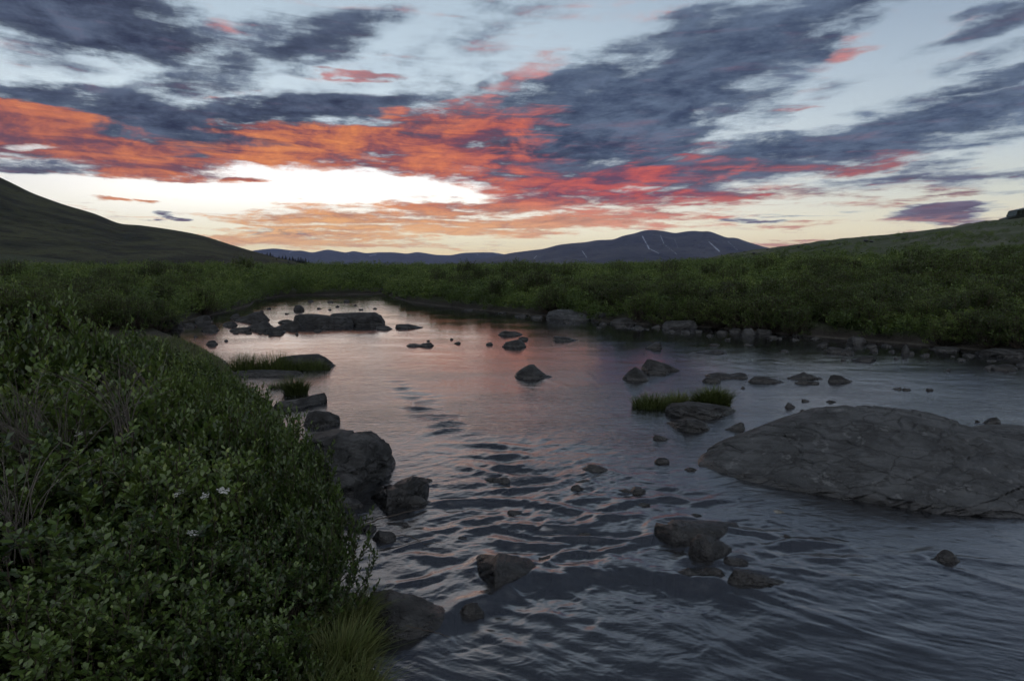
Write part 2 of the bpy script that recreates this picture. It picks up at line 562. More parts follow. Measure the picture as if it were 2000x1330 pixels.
def ground_z(x, y, sd=None):
    x = np.asarray(x, float)
    y = np.asarray(y, float)
    r = np.hypot(x, y)
    if sd is None:
        sd = np.full(x.shape, -70.0)
        k_ = r < 75
        sd[k_] = poly_sd(RIVER, x[k_], y[k_])
    out = np.maximum(-sd, 0)
    a = np.arctan2(x, y)
    wob = fbm(x * .9, y * .9, 3, seed=3)
    bed = -0.34 * sstep(0, 1.6, sd) - .05 * sstep(0, .25, sd) + .05 * fbm(x * 2.1, y * 2.1, 3, seed=5) * sstep(0.0, .5, sd)
    bank = .16 * sstep(-.02, .22, out) + .06 * sstep(.2, .8, out) + .012 * out * sstep(3, 12, out) * np.exp(-out / 60.0) + .10 * wob * sstep(.3, 2, out)
    bank = bank + .35 * fbm(x * .12, y * .12, 2, seed=8) * sstep(2, 10, out) * np.exp(-r / 200)
    # left near bank stands a little higher
    near = np.exp(-((x + 3.2) ** 2 / 9 + (y - 4.5) ** 2 / 22))
    bank = bank +   .10 * near * sstep(.2, 1.5, out)
    # the low spit on the left
    bank = bank * (1 - .66 * sstep(2.2, 4.0, y) * sstep(18, 14, y) * (x < 1))
    # slope up to the crest on the right
    cr = np.interp(a, _ca, _cr)
    cz = np.interp(a, _ca, _cz)
    w = sstep(_ca[0] - .12, _ca[2], a) * sstep(2.3, 1.2, a)
    r0 = 16 + 30 * sstep(.55, .2, a)
    tt = (r - r0) / (cr - r0)
    up = np.where(tt < 1, np.clip(tt, 0, 1) ** 1.35, 1.0 + .05 * np.minimum(tt - 1, 1))
    up = np.where(tt > 1, 1.0 - .35 * np.clip(tt - 1, 0, 3), up)
    rise = w * (cz - .5) * up
    bank = bank + np.where(out > 0, rise, 0) + .25 * fbm(x * .35, y * .35, 3, seed=21) * sstep(.12, .6, up * w) * (r < 160)
    # far flats sink away below eye level
    bank = bank - sstep(120, 900, r) * 6.0 * (1 - w * sstep(1500, 200, r))
    return np.where(sd > 0, bed, bank)


def rocky_soil(name):
    m, t = mat(name)
    tc = t.new('ShaderNodeTexCoord').outputs['Object']
    n = t.noise(tc, 1.2, 6, .6)
    nf = t.noise(tc, 18, 5, .6)
    vor = t.new('ShaderNodeTexVoronoi')
    t.put(vor.inputs['Vector'], tc)
    vor.inputs['Scale'].default_value = 9
    geo = t.new('ShaderNodeNewGeometry')
    z = t.sep(geo.outputs['Position'])[2]
    grass = t.mix(n, (.018, .028, .012), (.045, .058, .024))
    soil = t.mix(nf, (.008, .007, .006), (.026, .023, .019))
    g = t.mix(t.mapr(t.m('ADD', z, t.m('MULTIPLY', n, .25)), .20, .40), soil, grass)
    bedc = t.mix(vor.outputs['Distance'], (.10, .095, .085), (.035, .032, .03))
    bedc = t.mix(t.m('MULTIPLY', nf, .6), bedc, (.05, .045, .035))
    c = t.mix(t.mapr(z, -.02, .05), bedc, g)
    # bare stony patch on the slope
    pos = geo.outputs['Position']
    nn = t.noise(t.v('MULTIPLY', pos, (.06, .10, .1)), 1.0, 5, .6)
    pat = t.m('MULTIPLY', t.mapr(z, 2.6, 3.6), t.mapr(nn, .50, .60))
    pat = t.m('MULTIPLY', pat, t.mapr(nf, .45, .6))
    c = t.mix(pat, c, (.10, .095, .09))
    nb = bump(t, t.m('ADD', nf, t.m('MULTIPLY', vor.outputs['Distance'], .5)), .6, .05)
    finish(t, pbsdf(t, c, .85, nb, .3))
    return m


def build_ground():
    na = 1080
    # finer columns where the view looks, all the way round elsewhere
    az = np.linspace(-np.pi, np.pi, na, endpoint=False)
    az = az - 0.55 * np.sin(az)
    rr = np.concatenate([[0.05], np.geomspace(.4, 60, 300), np.geomspace(62, 400, 110), np.geomspace(420, 14800, 36)])
    A, RR = np.meshgrid(az, rr)
    X, Y = RR * np.sin(A), RR * np.cos(A)
    Z = ground_z(X, Y)
    me = mesh_np('ground', np.stack([X, Y, Z], -1).reshape(-1, 3), grid_faces(len(rr), na, True), 4)
    o = obj('ground', me, rocky_soil('ground_soil'))
    tag(o, kind='structure')


build_ground()


# ------------------------------------------------------------------ hills and mountains
def ridge(name, profile, dist, depth_front, depth_back, base_z, m, rough, nfreq, seed, cols=700, rows=90, gully=0.0, snow=None, pw=1.0):
    """a ridge with real depth: its crest follows a skyline at the given distance"""
    px = np.array([p[0] for p in profile], float)
    py = np.array([p[1] for p in profile], float)
    u = np.linspace(px[0], px[-1], cols)
    # smooth skyline
    v = np.interp(u, px, py)
    k = max(1, int(cols * .012))
    ker = np.hanning(2 * k + 3)
    ker /= ker.sum()
    v = np.convolve(np.pad(v, k + 1, 'edge'), ker, 'valid')
    top = np.array([on_y(a, b, 1.0) for a, b in zip(u, v)])
    dirx = top[:, 0]
    slope = (top[:, 2] - CAMZ)
    s = np.concatenate([np.linspace(0, 1, rows), 1 + np.linspace(0, 1, rows // 3 + 1)[1:]])
    yy = np.where(s <= 1, dist - depth_front * (1 - s), dist + depth_back * (s - 1))
    Y = np.repeat(yy[:, None], cols, 1)
    X = dirx[None, :] * Y
    # crest height at the crest's own distance
    zc = CAMZ + slope * dist
    h = (zc - base_z)[None, :]
    sf = s[:, None]
    fall = np.where(sf <= 1, np.clip(sf, 0, 1) ** pw, 1 - (sf - 1) ** 1.3)
    Z = base_z + h * fall
    n = fbm(X * nfreq, Y * nfreq, 5, .55, seed=seed)
    if gully:
        g = ridged(X * nfreq * 1.3 + .6 * n, Y * nfreq * .22, 5, .55, seed=seed + 5)
        Z = Z + h * gully * g * np.sin(np.clip(sf, 0, 1) * np.pi) ** .7 * (sf <= 1)
    Z = Z + rough * h * n * np.sin(np.clip(sf, 0, 1) * np.pi * .93)
    me = mesh_np(name, np.stack([X, Y, Z], -1).reshape(-1, 3), grid_faces(len(s), cols), 4)
    if snow:
        P = np.stack([X, Z * 1.0, Y], -1)
        proj_u = 1000 + F * X / (Y * CP - (Z - CAMZ) * SP)
        proj_v = 665 - F * (Y * SP + (Z - CAMZ) * CP) / (Y * CP - (Z - CAMZ) * SP)
        sn = np.zeros(X.shape)
        for (x0, y0, x1, y1, wd) in snow:
            ex, ey = x1 - x0, y1 - y0
            t_ = np.clip(((proj_u - x0) * ex + (proj_v - y0) * ey) / (ex * ex + ey * ey), 0, 1)
            dd = np.hypot(proj_u - x0 - t_ * ex, proj_v - y0 - t_ * ey)
            sn = np.maximum(sn, np.clip(1.3 - dd / (wd * .62), 0, 1))
        sn *= (sf <= 1)
        attr(me, 'snow', sn)
    o = obj(name, me, m)
    tag(o, kind='structure')
    return o


def hill_material(name, ca, cb, cc, scale, bmp, snow=False):
    m, t = mat(name)
    tc = t.new('ShaderNodeTexCoord').outputs['Object']
    n = t.noise(tc, scale, 7, .62)
    n2 = t.noise(t.v('MULTIPLY', tc, (1, 1, 3)), scale * 5.2, 6, .65)
    c = t.mix(t.mapr(n, .38, .62), ca, cb)
    c = t.mix(t.mapr(n2, .52, .66), c, cc)
    if snow:
        a = t.new('ShaderNodeAttribute', attribute_name='snow')
        c = t.mix(t.mapr(t.m('ADD', a.outputs['Fac'], t.m('MULTIPLY', t.m('SUBTRACT', n2, .5), 1.8)), .45, .75), c, (.24, .27, .33))
    nb = bump(t, n2, .7, bmp)
    finish(t, pbsdf(t, c, .9, nb, .2))
    return m


ridge('hill', [(-1500, 40), (-900, 60), (-500, 165), (-250, 235), (-100, 305), (0, 347), (60, 376), (130, 402), (190, 419), (232, 438), (270, 440),
               (330, 448), (372, 455), (405, 463), (440, 475), (480, 487), (520, 498), (560, 507), (600, 514), (680, 521), (800, 532)],
      560, 330, 400, -4.5, hill_material('hill_tundra', (.008, .011, .006), (.034, .038, .017), (.004, .005, .004), .03, 3.5),
      .07, .011, 31, cols=900, rows=120, pw=1.15)
ridge('hill', [(-1500, 380), (-700, 440), (-300, 470), (-100, 478), (0, 483), (60, 489), (120, 497), (165, 506), (260, 520), (420, 536)],
      330, 130, 120, -2.5, hill_material('hill_grass', (.018, .025, .012), (.027, .034, .016), (.013, .018, .010), .05, .8),
      .03, .02, 35, cols=500, rows=60)
MT = hill_material('mountain_rock', (.030, .030, .032), (.055, .053, .052), (.02, .02, .022), .0016, 40, True)
ridge('mountain', [(820, 520), (900, 512), (950, 504), (1000, 494), (1040, 489), (1060, 487), (1093, 478), (1120, 475), (1147, 473), (1165, 469), (1200, 468),
                   (1215, 461), (1240, 456), (1258, 450), (1275, 449), (1300, 452), (1318, 456), (1340, 452), (1357, 451), (1368, 453),
                   (1382, 451), (1395, 455), (1420, 465), (1436, 464), (1455, 471), (1490, 482), (1530, 490), (1600, 498), (1700, 508), (1900, 520)],
      7200, 3000, 2500, -60, MT, .05, .0011, 41, cols=1000, rows=120, gully=.16,
      snow=[(1255, 462, 1268, 486, 2.6), (1268, 486, 1287, 495, 1.2), (1290, 460, 1297, 477, 1.2), (1297, 477, 1322, 497, .8), (1384, 472, 1405, 491, 2.6),
            (1137, 490, 1146, 503, 1.4), (1048, 500, 1043, 505, 1.6), (1318, 468, 1324, 484, .8), (1422, 472, 1440, 488, .9)])
FAR = hill_material('far_mountain_rock', (.032, .032, .034), (.05, .05, .05), (.024, .024, .026), .0012, 60, True)
ridge('mountain', [(200, 515), (420, 500), (500, 489), (535, 485), (560, 488), (575, 490), (585, 489), (610, 494), (640, 487), (660, 491), (675, 494), (690, 490),
                   (715, 495), (740, 493), (770, 493), (795, 496), (815, 492), (850, 498), (880, 499), (905, 494), (935, 493), (965, 493), (985, 497), (1050, 505), (1200, 514)],
      11500, 3500, 3000, -80, FAR, .05, .0008, 51, cols=900, rows=90, gully=.18,
      snow=[(565, 494, 572, 490, 1.3), (722, 500, 735, 497, 1.2), (680, 496, 681, 498, 1.2), (966, 494, 972, 496, 1.4), (930, 496, 934, 498, 1.0)])
# ------------------------------------------------------------------ water
# standing waves, (photo px, py, half width m, half length m, height m, turn of the crest in degrees)
WAVES = []
_rw = np.random.default_rng(5)


def w_add(px, py, wx, wy, h, turn):
    g = gp(px, py)
    WAVES.append((g[0] + _rw.normal(0, .05), g[1] + _rw.normal(0, .05), wx * _rw.uniform(.55, 1.2), wy * _rw.uniform(.7, 1.25), h, R(turn + _rw.normal(0, 14)), _rw.uniform(-.9, 1.1)))


for i, (px, py) in enumerate([(782, 742), (790, 756), (800, 768), (815, 775), (826, 783), (832, 796), (846, 802), (862, 812), (876, 822), (880, 838), (905, 846)]):
    w_add(px, py, .17 + .012 * i, .075 + .004 * i, .028 + .002 * i, -6 + 3 * (i % 3))
for (px, py, wx, wy, h, tn) in [
    (950, 868, .36, .10, .040, -8), (985, 885, .30, .09, .042, 12), (930, 905, .26, .08, .034, -14), (1010, 912, .34, .09, .045, 10),
    (960, 930, .28, .08, .045, -6), (1060, 935, .30, .08, .035, 14), (905, 945, .22, .07, .040, 20), (1000, 957, .30, .08, .050, 16),
    (950, 975, .30, .07, .050, 14), (1060, 985, .30, .07, .045, -10), (880, 985, .20, .06, .038, -12), (1130, 975, .30, .07, .034, 8),
    (920, 1010, .26, .06, .045, 16), (1010, 1018, .34, .06, .055, 12), (1100, 1022, .28, .06, .050, -8), (1180, 1010, .28, .06, .045, 10),
    (860, 1030, .20, .05, .030, 18), (960, 1050, .20, .05, .035, 6), (1060, 1062, .28, .06, .050, -14), (1150, 1065, .26, .06, .055, 10),
    (1230, 1050, .24, .06, .045, 18), (800, 1060, .16, .045, .026, 10), (870, 1085, .18, .045, .032, 24), (1110, 1092, .22, .05, .045, 6),
    (1250, 985, .26, .06, .040, 12), (1330, 975, .24, .06, .045, -16), (1390, 985, .24, .06, .035, 14), (1210, 1080, .2, .05, .04, 14),
    (840, 1130, .14, .04, .026, 26), (1290, 1035, .16, .05, .03, 14), (1480, 1040, .24, .05, .028, -10), (1560, 1050, .2, .05, .022, 6),
    (1500, 1075, .22, .05, .024, 8), (1600, 1090, .24, .05, .020, -12),
]:
    w_add(px, py, wx, wy, h, tn)

LIP = np.array([gp(*p)[:2] for p in [(870, 1215), (960, 1165), (1040, 1132), (1095, 1140), (1140, 1118), (1200, 1112), (1260, 1122), (1320, 1140), (1400, 1150)]])


WAKES = []
for px_, py_, r_, h_ in [(985, 1125, .17, .014), (1350, 1055, .24, .012), (1385, 1098, .12, .010), (1470, 1138, .19, .012), (1163, 922, .11, .010), (918, 1198, .08, .008),
                          (1042, 742, .17, .008), (1842, 1098, .09, .008), (782, 985, .2, .008), (1368, 1125, .13, .010), (1291, 858, .07, .006)]:
    _g = gp(px_, py_)
    WAKES.append((_g[0], _g[1] + r_ * .5, r_, h_))


def water_z(x, y, sd=None):
    r = np.hypot(x, y)
    if sd is None:
        sd = poly_sd(RIVER, x, y)
    z = np.zeros_like(x)
    # broad calm / rough zones along the current
    rap = np.exp(-(((x - .15) / 1.3) ** 2 + ((y - 4.9) / 2.0) ** 2))
    rap = np.maximum(rap, .8 * np.exp(-(((x - 1.3) / .9) ** 2 + ((y - 4.1) / .9) ** 2)))
    far = sstep(7, 14, r)
    # current runs towards the viewer and then off to the right
    turn = sstep(6.5, 2.5, y)
    ang = .15 + .95 * turn
    ca, sa = np.cos(ang), np.sin(ang)
    wx = x + .16 * fbm(x * .9, y * .9, 2, seed=61)
    wy = y + .16 * fbm(x * .9, y * .9, 2, seed=65)
    al = -wy * ca + wx * sa
    ac = wx * ca + wy * sa
    # silky streaks along the current
    z = z + .0045 * fbm(ac * 7.5, al * 1.7, 4, .55, seed=71) * (.5 + 1.4 * rap)
    # ripples across the current
    q1 = fbm(x * 2.3, y * 2.3, 3, seed=85)
    q2 = fbm(x * 2.3 + 9, y * 2.3, 3, seed=87)
    z = z + .0050 * fbm(ac * 2.3 + .9 * q1, al * 3.3 + .9 * q2, 2, .42, seed=75) * (.4 + .7 * rap) * (1 - .65 * far) * (.22 + .78 * sstep(2.7, 4.8, y))
    z = z + .0016 * fbm(ac * 19 + q1, al * 2.6, 3, .6, seed=73) * sstep(6, 3.5, r)
    z = z + .0030 * far * fbm(x * 1.2, y * 2.2, 4, .6, seed=79)
    z = z + .0105 * rap * ridged(ac * 1.5 + 1.3 * q1, al * 2.3 + 1.3 * q2, 4, .50, seed=83)
    z = z + .0085 * rap * fbm(ac * 1.7 + 1.6 * q2, al * 3.2 + 1.6 * q1, 4, .52, seed=89)
    riff = sstep(1.5, 4.5, x) * sstep(7.5, 10, y) * sstep(22, 15, y)
    z = z +   .0045 * riff * fbm(x * 2.2, y * 3.6, 4, .6, seed=93)
    wobble = .9 * fbm(x * 3.5, y * 3.5, 3, seed=90)
    for wi_, (cx, cy, wx_, wy_, h, tn, cu_) in enumerate(WAVES):
        c, s = math.cos(tn), math.sin(tn)
        hs = (.40, .62, .30, .52)[wi_ % 4] if wi_ < 11 else .38
        dx, dy = x - cx, y - cy
        u = (dx * c + dy * s) / wx_
        v = (-dx * s + dy * c) / wy_ + cu_ * u * u + wobble
        e = np.exp(-u * u)
        # steep on the lee side
        z = z + hs * h * e * (np.exp(-(v ** 2)) - .55 * np.exp(-((v - 1.55) / .9) ** 2) - .35 * np.exp(-((v + 1.7) / 1.1) ** 2))
    # crossing ripple trains below the step
    g = np.exp(-(((x - .12) / .55) ** 2 + ((y - 2.95) / .42) ** 2))
    k1 = np.sin((x * .52 + y * .85) * 46 + 2.4 * fbm(x * 2, y * 2, 2, seed=97))
    k2 = np.sin((-x * .60 + y * .80) * 41 + 2.4 * fbm(x * 2 + 5, y * 2, 2, seed=99))
    z = z +   .0013 * g * (k1 + .8 * k2)
    g2 = np.exp(-(((x - 1.25) / .8) ** 2 + ((y - 3.1) / .7) ** 2))
    k3 = np.sin((-x * .35 + y * .93) * 22 + 3.5 * fbm(x * 1.4, y * 1.4, 2, seed=101))
    z = z + .0022 * g2 * k3
    # step down over the sunken ledge
    lx, ly = LIP[:, 0], LIP[:, 1]
    yl = np.interp(x, lx, ly)
    t_ = (yl - y)
    inx = sstep(lx[0] - .1, lx[0] + .15, x) * sstep(lx[-1] + .25, lx[-1] - .1, x)
    t_ = t_ + .10 * fbm(x * 2.6, y * 1.2, 3, seed=103)
    z = z + inx * (.012 * np.exp(-((t_ + .05) / .08) ** 2) - .026 * sstep(-.06, .20, t_) * np.exp(-np.maximum(t_ - .1, 0) / .8))
    # water piling up against the stones and trailing away below them
    for (qx, qy, qr, qh) in WAKES:
        dx, dy = x - qx, y - qy
        a_ = -dy * ca + dx * sa
        b_ = dx * ca + dy * sa
        rr_ = np.hypot(dx, dy)
        z = z + qh * np.exp(-((rr_ - qr) / .05) ** 2) * (.5 - .5 * np.sign(a_) * np.minimum(1, np.abs(a_) / qr))
        vee = np.abs(b_) - qr * .8 - .32 * np.maximum(a_, 0)
        z = z + qh * .8 * np.exp(-(vee / (.035 + .03 * np.maximum(a_, 0))) ** 2) * sstep(0, .1, a_) * np.exp(-np.maximum(a_, 0) / .55)
    # still margins
    z = z * sstep(-.3, .5, sd) * sstep(60, 30, r)
    return z


def build_water():
    azs = np.concatenate([np.linspace(-150, -46, 60)[:-1], np.linspace(-46, 46, 760), np.linspace(46, 150, 60)[1:]])
    az = np.radians(azs)
    dep = np.concatenate([np.linspace(78, 37, 40)[:-1], np.linspace(37, 4.0, 560), np.linspace(4.0, 1.9, 60)[1:]])
    rr = CAMZ / np.tan(np.radians(dep))
    A, RR = np.meshgrid(az, rr)
    X, Y = RR * np.sin(A), RR * np.cos(A)
    sd = poly_sd(RIVER, X, Y)
    Z = water_z(X, Y, sd)
    me = mesh_np('water', np.stack([X, Y, Z], -1).reshape(-1, 3), grid_faces(len(rr), len(az)), 4)
    m, t = mat('river_water')
    pos = t.new('ShaderNodeNewGeometry').outputs['Position']
    px, py, pz = t.sep(pos)
    # fine chop, drawn out across the current
    n1 = t.noise(t.v('MULTIPLY', pos, (6.5, 11.0, 1)), 1.0, 4, .6, dist=.5)
    n2 = t.noise(t.v('MULTIPLY', pos, (17.0, 27.0, 1)), 1.0, 3, .55, dist=.3)
    big = t.noise(t.v('MULTIPLY', pos, (.5, .9, 1)), 1.0, 3, .5)
    hgt = t.m('ADD', t.m('MULTIPLY', n1, .0130), t.m('MULTIPLY', n2, .0060))
    hgt = t.m('MULTIPLY', hgt, t.mapr(big, .35, .65, .45, 1.15))
    hgt = t.m('MULTIPLY', hgt, t.mapr(py, 3.2, 7.5, .22, 1.15))
    hgt = t.m('MULTIPLY', hgt, t.mapr(py, 5.0, 13.0, 1.0, .24))
    nb = bump(t, hgt, 1.0, 1.0)
    fr = t.new('ShaderNodeFresnel')
    fr.inputs['IOR'].default_value = 2.7
    t.put(fr.inputs['Normal'], nb)
    gl = t.new('ShaderNodeBsdfGlossy')
    t.put(gl.inputs['Color'], (.95, .95, .96))
    t.put(gl.inputs['Roughness'], t.m('SUBTRACT', t.mapr(py, 3.0, 8.0, .18, .11), t.mapr(py, 9.0, 18.0, 0.0, .06)))
    t.put(gl.inputs['Normal'], nb)
    tr = t.new('ShaderNodeBsdfTransparent')
    t.put(tr.inputs['Color'], (.30, .27, .22))
    df = t.new('ShaderNodeBsdfDiffuse')
    t.put(df.inputs['Color'], (.020, .022, .025))
    mx0 = t.new('ShaderNodeMixShader')
    mx0.inputs[0].default_value = .55
    t.t.links.new(tr.outputs[0], mx0.inputs[1])
    t.t.links.new(df.outputs[0], mx0.inputs[2])
    mx = t.new('ShaderNodeMixShader')
    t.t.links.new(fr.outputs[0], mx.inputs[0])
    t.t.links.new(mx0.outputs[0], mx.inputs[1])
    t.t.links.new(gl.outputs[0], mx.inputs[2])
    finish(t, mx.outputs[0])
    tag(obj('water', me, m), kind='structure')


build_water()
# ------------------------------------------------------------------ rocks
def rock_material(name, ca, cb, lichen, scale=1.0, lich=.62, wetz=.055, blot=(.40, .60), crk=.30):
    m, t = mat(name)
    tc = t.new('ShaderNodeTexCoord').outputs['Object']
    oi = t.new('ShaderNodeObjectInfo')
    off = t.v('SCALE', t.xyz(oi.outputs['Random'], oi.outputs['Random'], 0.3), 7.0)
    v = t.v('ADD', tc, off)
    tilt = t.new('ShaderNodeMapping')
    t.put(tilt.inputs['Vector'], v)
    tilt.inputs['Rotation'].default_value = (R(14), R(-12), R(10))
    vt = tilt.outputs[0]
    n = t.noise(vt, 3.2 * scale, 8, .62)
    # foliation: thin beds
    fol = t.noise(t.v('MULTIPLY', vt, (3.0, 5.0, 15.0)), 1.0 * scale, 6, .62, dist=.7)
    grain = t.noise(v, 42.0 * scale, 4, .65)
    wv = t.v('ADD', t.v('MULTIPLY', vt, (1, 1.2, 2.4)), t.v('SCALE', t.noise(vt, 2.6 * scale, 4, .6, out=1), .5))
    vor = t.new('ShaderNodeTexVoronoi', feature='DISTANCE_TO_EDGE')
    t.put(vor.inputs['Vector'], wv)
    vor.inputs['Scale'].default_value = 2.3 * scale
    crack = t.mapr(vor.outputs['Distance'], 0.0, .035)
    c = t.mix(t.mapr(n, blot[0], blot[1]), ca, cb)
    c = t.mix(t.m('MULTIPLY', t.mapr(fol, .47, .58), .6), c, tuple(k * .6 for k in ca))
    c = t.mix(t.m('MULTIPLY', t.mapr(grain, .55, .7), .35), c, tuple(min(1, k * 1.5) for k in cb))
    ln = t.noise(v, 6.5 * scale, 5, .6)
    ln2 = t.noise(v, 30 * scale, 4, .6)
    lf = t.m('MULTIPLY', t.mapr(ln, lich, lich + .08), t.mapr(ln2, .42, .55))
    c = t.mix(t.m('MULTIPLY', lf, .75), c, lichen)
    c = t.mix(t.m('MULTIPLY', t.m('SUBTRACT', 1.0, crack), crk), c, tuple(k * .35 for k in ca))
    # wet band just over the water
    pz = t.sep(t.new('ShaderNodeNewGeometry').outputs['Position'])[2]
    wet = t.mapr(t.m('ADD', pz, t.m('MULTIPLY', t.m('SUBTRACT', ln, .5), .06)), wetz, wetz * .45)
    c = t.mix(wet, c, t.mix(.55, c, (.012, .012, .012)))
    rough = t.m('SUBTRACT', .72, t.m('MULTIPLY', wet, .45))
    h = t.m('ADD', t.m('ADD', t.m('MULTIPLY', fol, .42), t.m('MULTIPLY', grain, .16)), t.m('MULTIPLY', crack, .06))
    h = t.m('ADD', h, t.m('MULTIPLY', n, .5))
    nb = bump(t, h, 1.0, .07 / scale)
    finish(t, pbsdf(t, c, rough, nb, .35))
    return m


M_GREY = rock_material('grey_gneiss', (.020, .0225, .025), (.055, .060, .065), (.10, .107, .113), 1.0, .57, blot=(.28, .66), crk=.6)
M_DARK = rock_material('dark_schist', (.007, .0074, .008), (.030, .032, .034), (.075, .078, .074), 2.0, .66)
M_SLATE = rock_material('blue_slate', (.009, .010, .011), (.043, .045, .047), (.08, .083, .08), 1.7, .63)


M_WET = rock_material('wet_schist', (.007, .0075, .0085), (.028, .030, .033), (.06, .063, .064), 2.0, .68, .22)


def auto_outline(x0, x1, yt, yb, kind, rs):
    w = x1 - x0
    base = {'hump': [(0, .12), (.10, .55), (.28, .88), (.5, 1), (.72, .9), (.9, .55), (1, .1)],
            'flat': [(0, .25), (.05, .75), (.25, .95), (.5, 1), (.8, .92), (.95, .7), (1, .2)],
            'peak': [(0, .1), (.2, .45), (.42, .9), (.5, 1), (.6, .85), (.82, .4), (1, .08)],
            'left': [(0, .3), (.06, .8), (.2, 1), (.45, .85), (.7, .55), (.9, .28), (1, .05)],
            'right': [(0, .05), (.12, .25), (.35, .55), (.6, .85), (.82, 1), (.95, .8), (1, .3)],
            'two': [(0, .1), (.12, .7), (.28, .85), (.45, .55), (.6, .95), (.8, .9), (1, .1)]}[kind]
    return [(x0 + w * a, yb - (yb - yt) * min(1.04, b * (1 + (.16 * rs.uniform(-1, 1) if 0 < a < 1 else 0)))) for a, b in base]


def loft_rock(name, outline, base, label, m, depth=.75, seed=0, res=None, amp=.06, box=.72, group=None, cat='rock', sink=.16, lift=0.0, strata=.0, cuts=4, profile=None, terr=.5, cf=.54):
    """a solid rock: its skyline is known, its waterline gives the distance and it gets a depth of its own"""
    b = np.array([gp(px, py, lift) for px, py in base])
    o_ = np.argsort(b[:, 0])
    bx, by = b[o_, 0], b[o_, 1]
    ol = np.array(outline, float)
    xm = on_y(ol[0, 0], ol[0, 1], np.interp(0, bx, by))
    yref = np.mean(by)
    W = (ol[-1, 0] - ol[0, 0]) / F * yref
    D = depth * W if depth < 3 else depth - 3
    pts = []
    for px, py in ol:
        y = yref + D * .5
        for _ in range(4):
            p = on_y(px, py, y)
            y = np.interp(p[0], bx, by) + D * (.64 if profile is not None else cf)
        pts.append(on_y(px, py, y))
    pts = np.array(pts)
    xs, zs = pts[:, 0], np.maximum(pts[:, 2], lift + .004)
    if res is None:
        pxw = ol[-1, 0] - ol[0, 0]
        res = int(np.clip(pxw * .8, 16, 150))
    nu, nv = res, max(12, int(res * .62))
    u = (1 - np.cos(np.linspace(0, np.pi, nu))) / 2 * .5 + np.linspace(0, 1, nu) * .5
    x = xs[0] + u * (xs[-1] - xs[0])
    zt = np.interp(x, xs, zs)
    yf = np.interp(x, bx, by)
    e = 2.6
    sh = np.clip(1 - np.abs(2 * u - 1) ** e, 0, 1) ** (1 / e)
    sh = np.maximum(sh, .02)
    endc = np.clip(np.minimum(u, 1 - u) / .05, 0, 1) ** .5
    th = np.linspace(0, np.pi, nv)
    zb = lift - sink
    cth, sth = np.cos(th), np.sin(th)
    cy = np.sign(cth) * np.abs(cth) ** box
    sy = np.abs(sth) ** box
    if profile is not None:
        pf = np.array(profile)
        kk = np.linspace(0, 1, len(pf))
        cy = 1 - 2 * np.interp(np.linspace(0, 1, nv), kk, pf[:, 0])
        sy = np.interp(np.linspace(0, 1, nv), kk, pf[:, 1])
    d = D * .5 * sh
    yc = yf + D * .5
    X = np.repeat(x[:, None], nv, 1)
    Y = yc[:, None] - d[:, None] * cy[None, :]
    Zt = lift + (zt - lift) * (.35 + .65 * endc)
    Z = zb + (Zt - zb)[:, None] * sy[None, :]
    P = np.stack([X, Y, Z], -1)
    c0 = np.array([x.mean(), yc.mean(), lift])
    L = P - c0
    H = max(zs.max() - lift, .04)
    S = min(W, max(H * 2.2, .5 * W))
    A_ = np.array([[.95, .2, -.25], [-.15, .97, .2], [.25, -.15, .95]])
    q = L @ A_.T
    f = 2.2 / S
    n = noise3(q, f, seed * 3 + 1, 4, .55)
    rd = ridged(q[..., 0] * f * 1.1 + seed, (q[..., 1] + q[..., 2] * .8) * f * 1.1, 4, .5, seed=seed + 3)
    dirn = L / (np.linalg.norm(L * np.array([1, 1, 1.4]), axis=-1, keepdims=True) + 1e-6)
    a = amp * S
    taper = np.clip(np.minimum(u, 1 - u) / .06, 0.15, 1)[:, None]
    disp = (n * .9 + rd * .35) * a * taper
    if strata:
        lay = q[..., 2] * strata + .25 * n
        fr = lay - np.floor(lay)
        disp = disp + a * .55 * (sstep(0, .25, fr) - fr) * taper
    P = P + dirn * disp[..., None]
    # broken faces: random planes cut the lump flat
    rs = np.random.default_rng(seed * 7 + 5)
    Q = P - c0
    for k in range(cuts):
        nv_ = rs.normal(0, 1, 3)
        nv_[2] = abs(nv_[2]) * .9 - .15
        nv_ /= np.linalg.norm(nv_)
        pr = Q @ nv_
        top_ = np.percentile(pr, 99.5)
        lim = top_ * rs.uniform(.74, .96)
        keep = .04 if abs(nv_[2]) < .75 else .5
        over = np.maximum(pr - lim, 0)
        Q = Q - nv_ * (over * (1 - keep))[..., None]
    # cracks and small ledges
    q = Q @ A_.T
    f2 = 3.4 / S
    w1 = fbm(q[..., 0] * f2, q[..., 1] * f2 + q[..., 2] * f2, 3, seed=seed + 31)
    cr = 1 - np.abs(perlin(q[..., 0] * f2 * .8 + .5 * w1, (q[..., 1] * .6 + q[..., 2] * 1.6) * f2 + .5 * w1, seed + 33))
    groove = sstep(.90, 1.0, cr)
    fine = fbm(q[..., 0] * f2 * 3 + q[..., 2] * f2, (q[..., 1] + q[..., 2] * 2.2) * f2 * 3, 4, .6, seed=seed + 41)
    if terr:
        # slabby ledges following one bedding direction
        ta = rs.uniform(.2, .7)
        s1 = q[..., 0] * math.cos(ta) + q[..., 1] * math.sin(ta)
        s2 = -q[..., 0] * math.sin(ta) + q[..., 1] * math.cos(ta) + q[..., 2] * .9
        tn_ = fbm(s1 * f2 * .35 + seed, s2 * f2 * 1.1, 4, .55, seed=seed + 51) * 3.2
        fr_ = tn_ - np.floor(tn_)
        Q = Q + dirn * ((np.floor(tn_) + sstep(.80, 1.0, fr_) - tn_ * .55) * a * .85 * terr * taper)[..., None]
    Q = Q + dirn * ((fine * .16 - groove * .5) * a * taper)[..., None]
    P = Q + c0
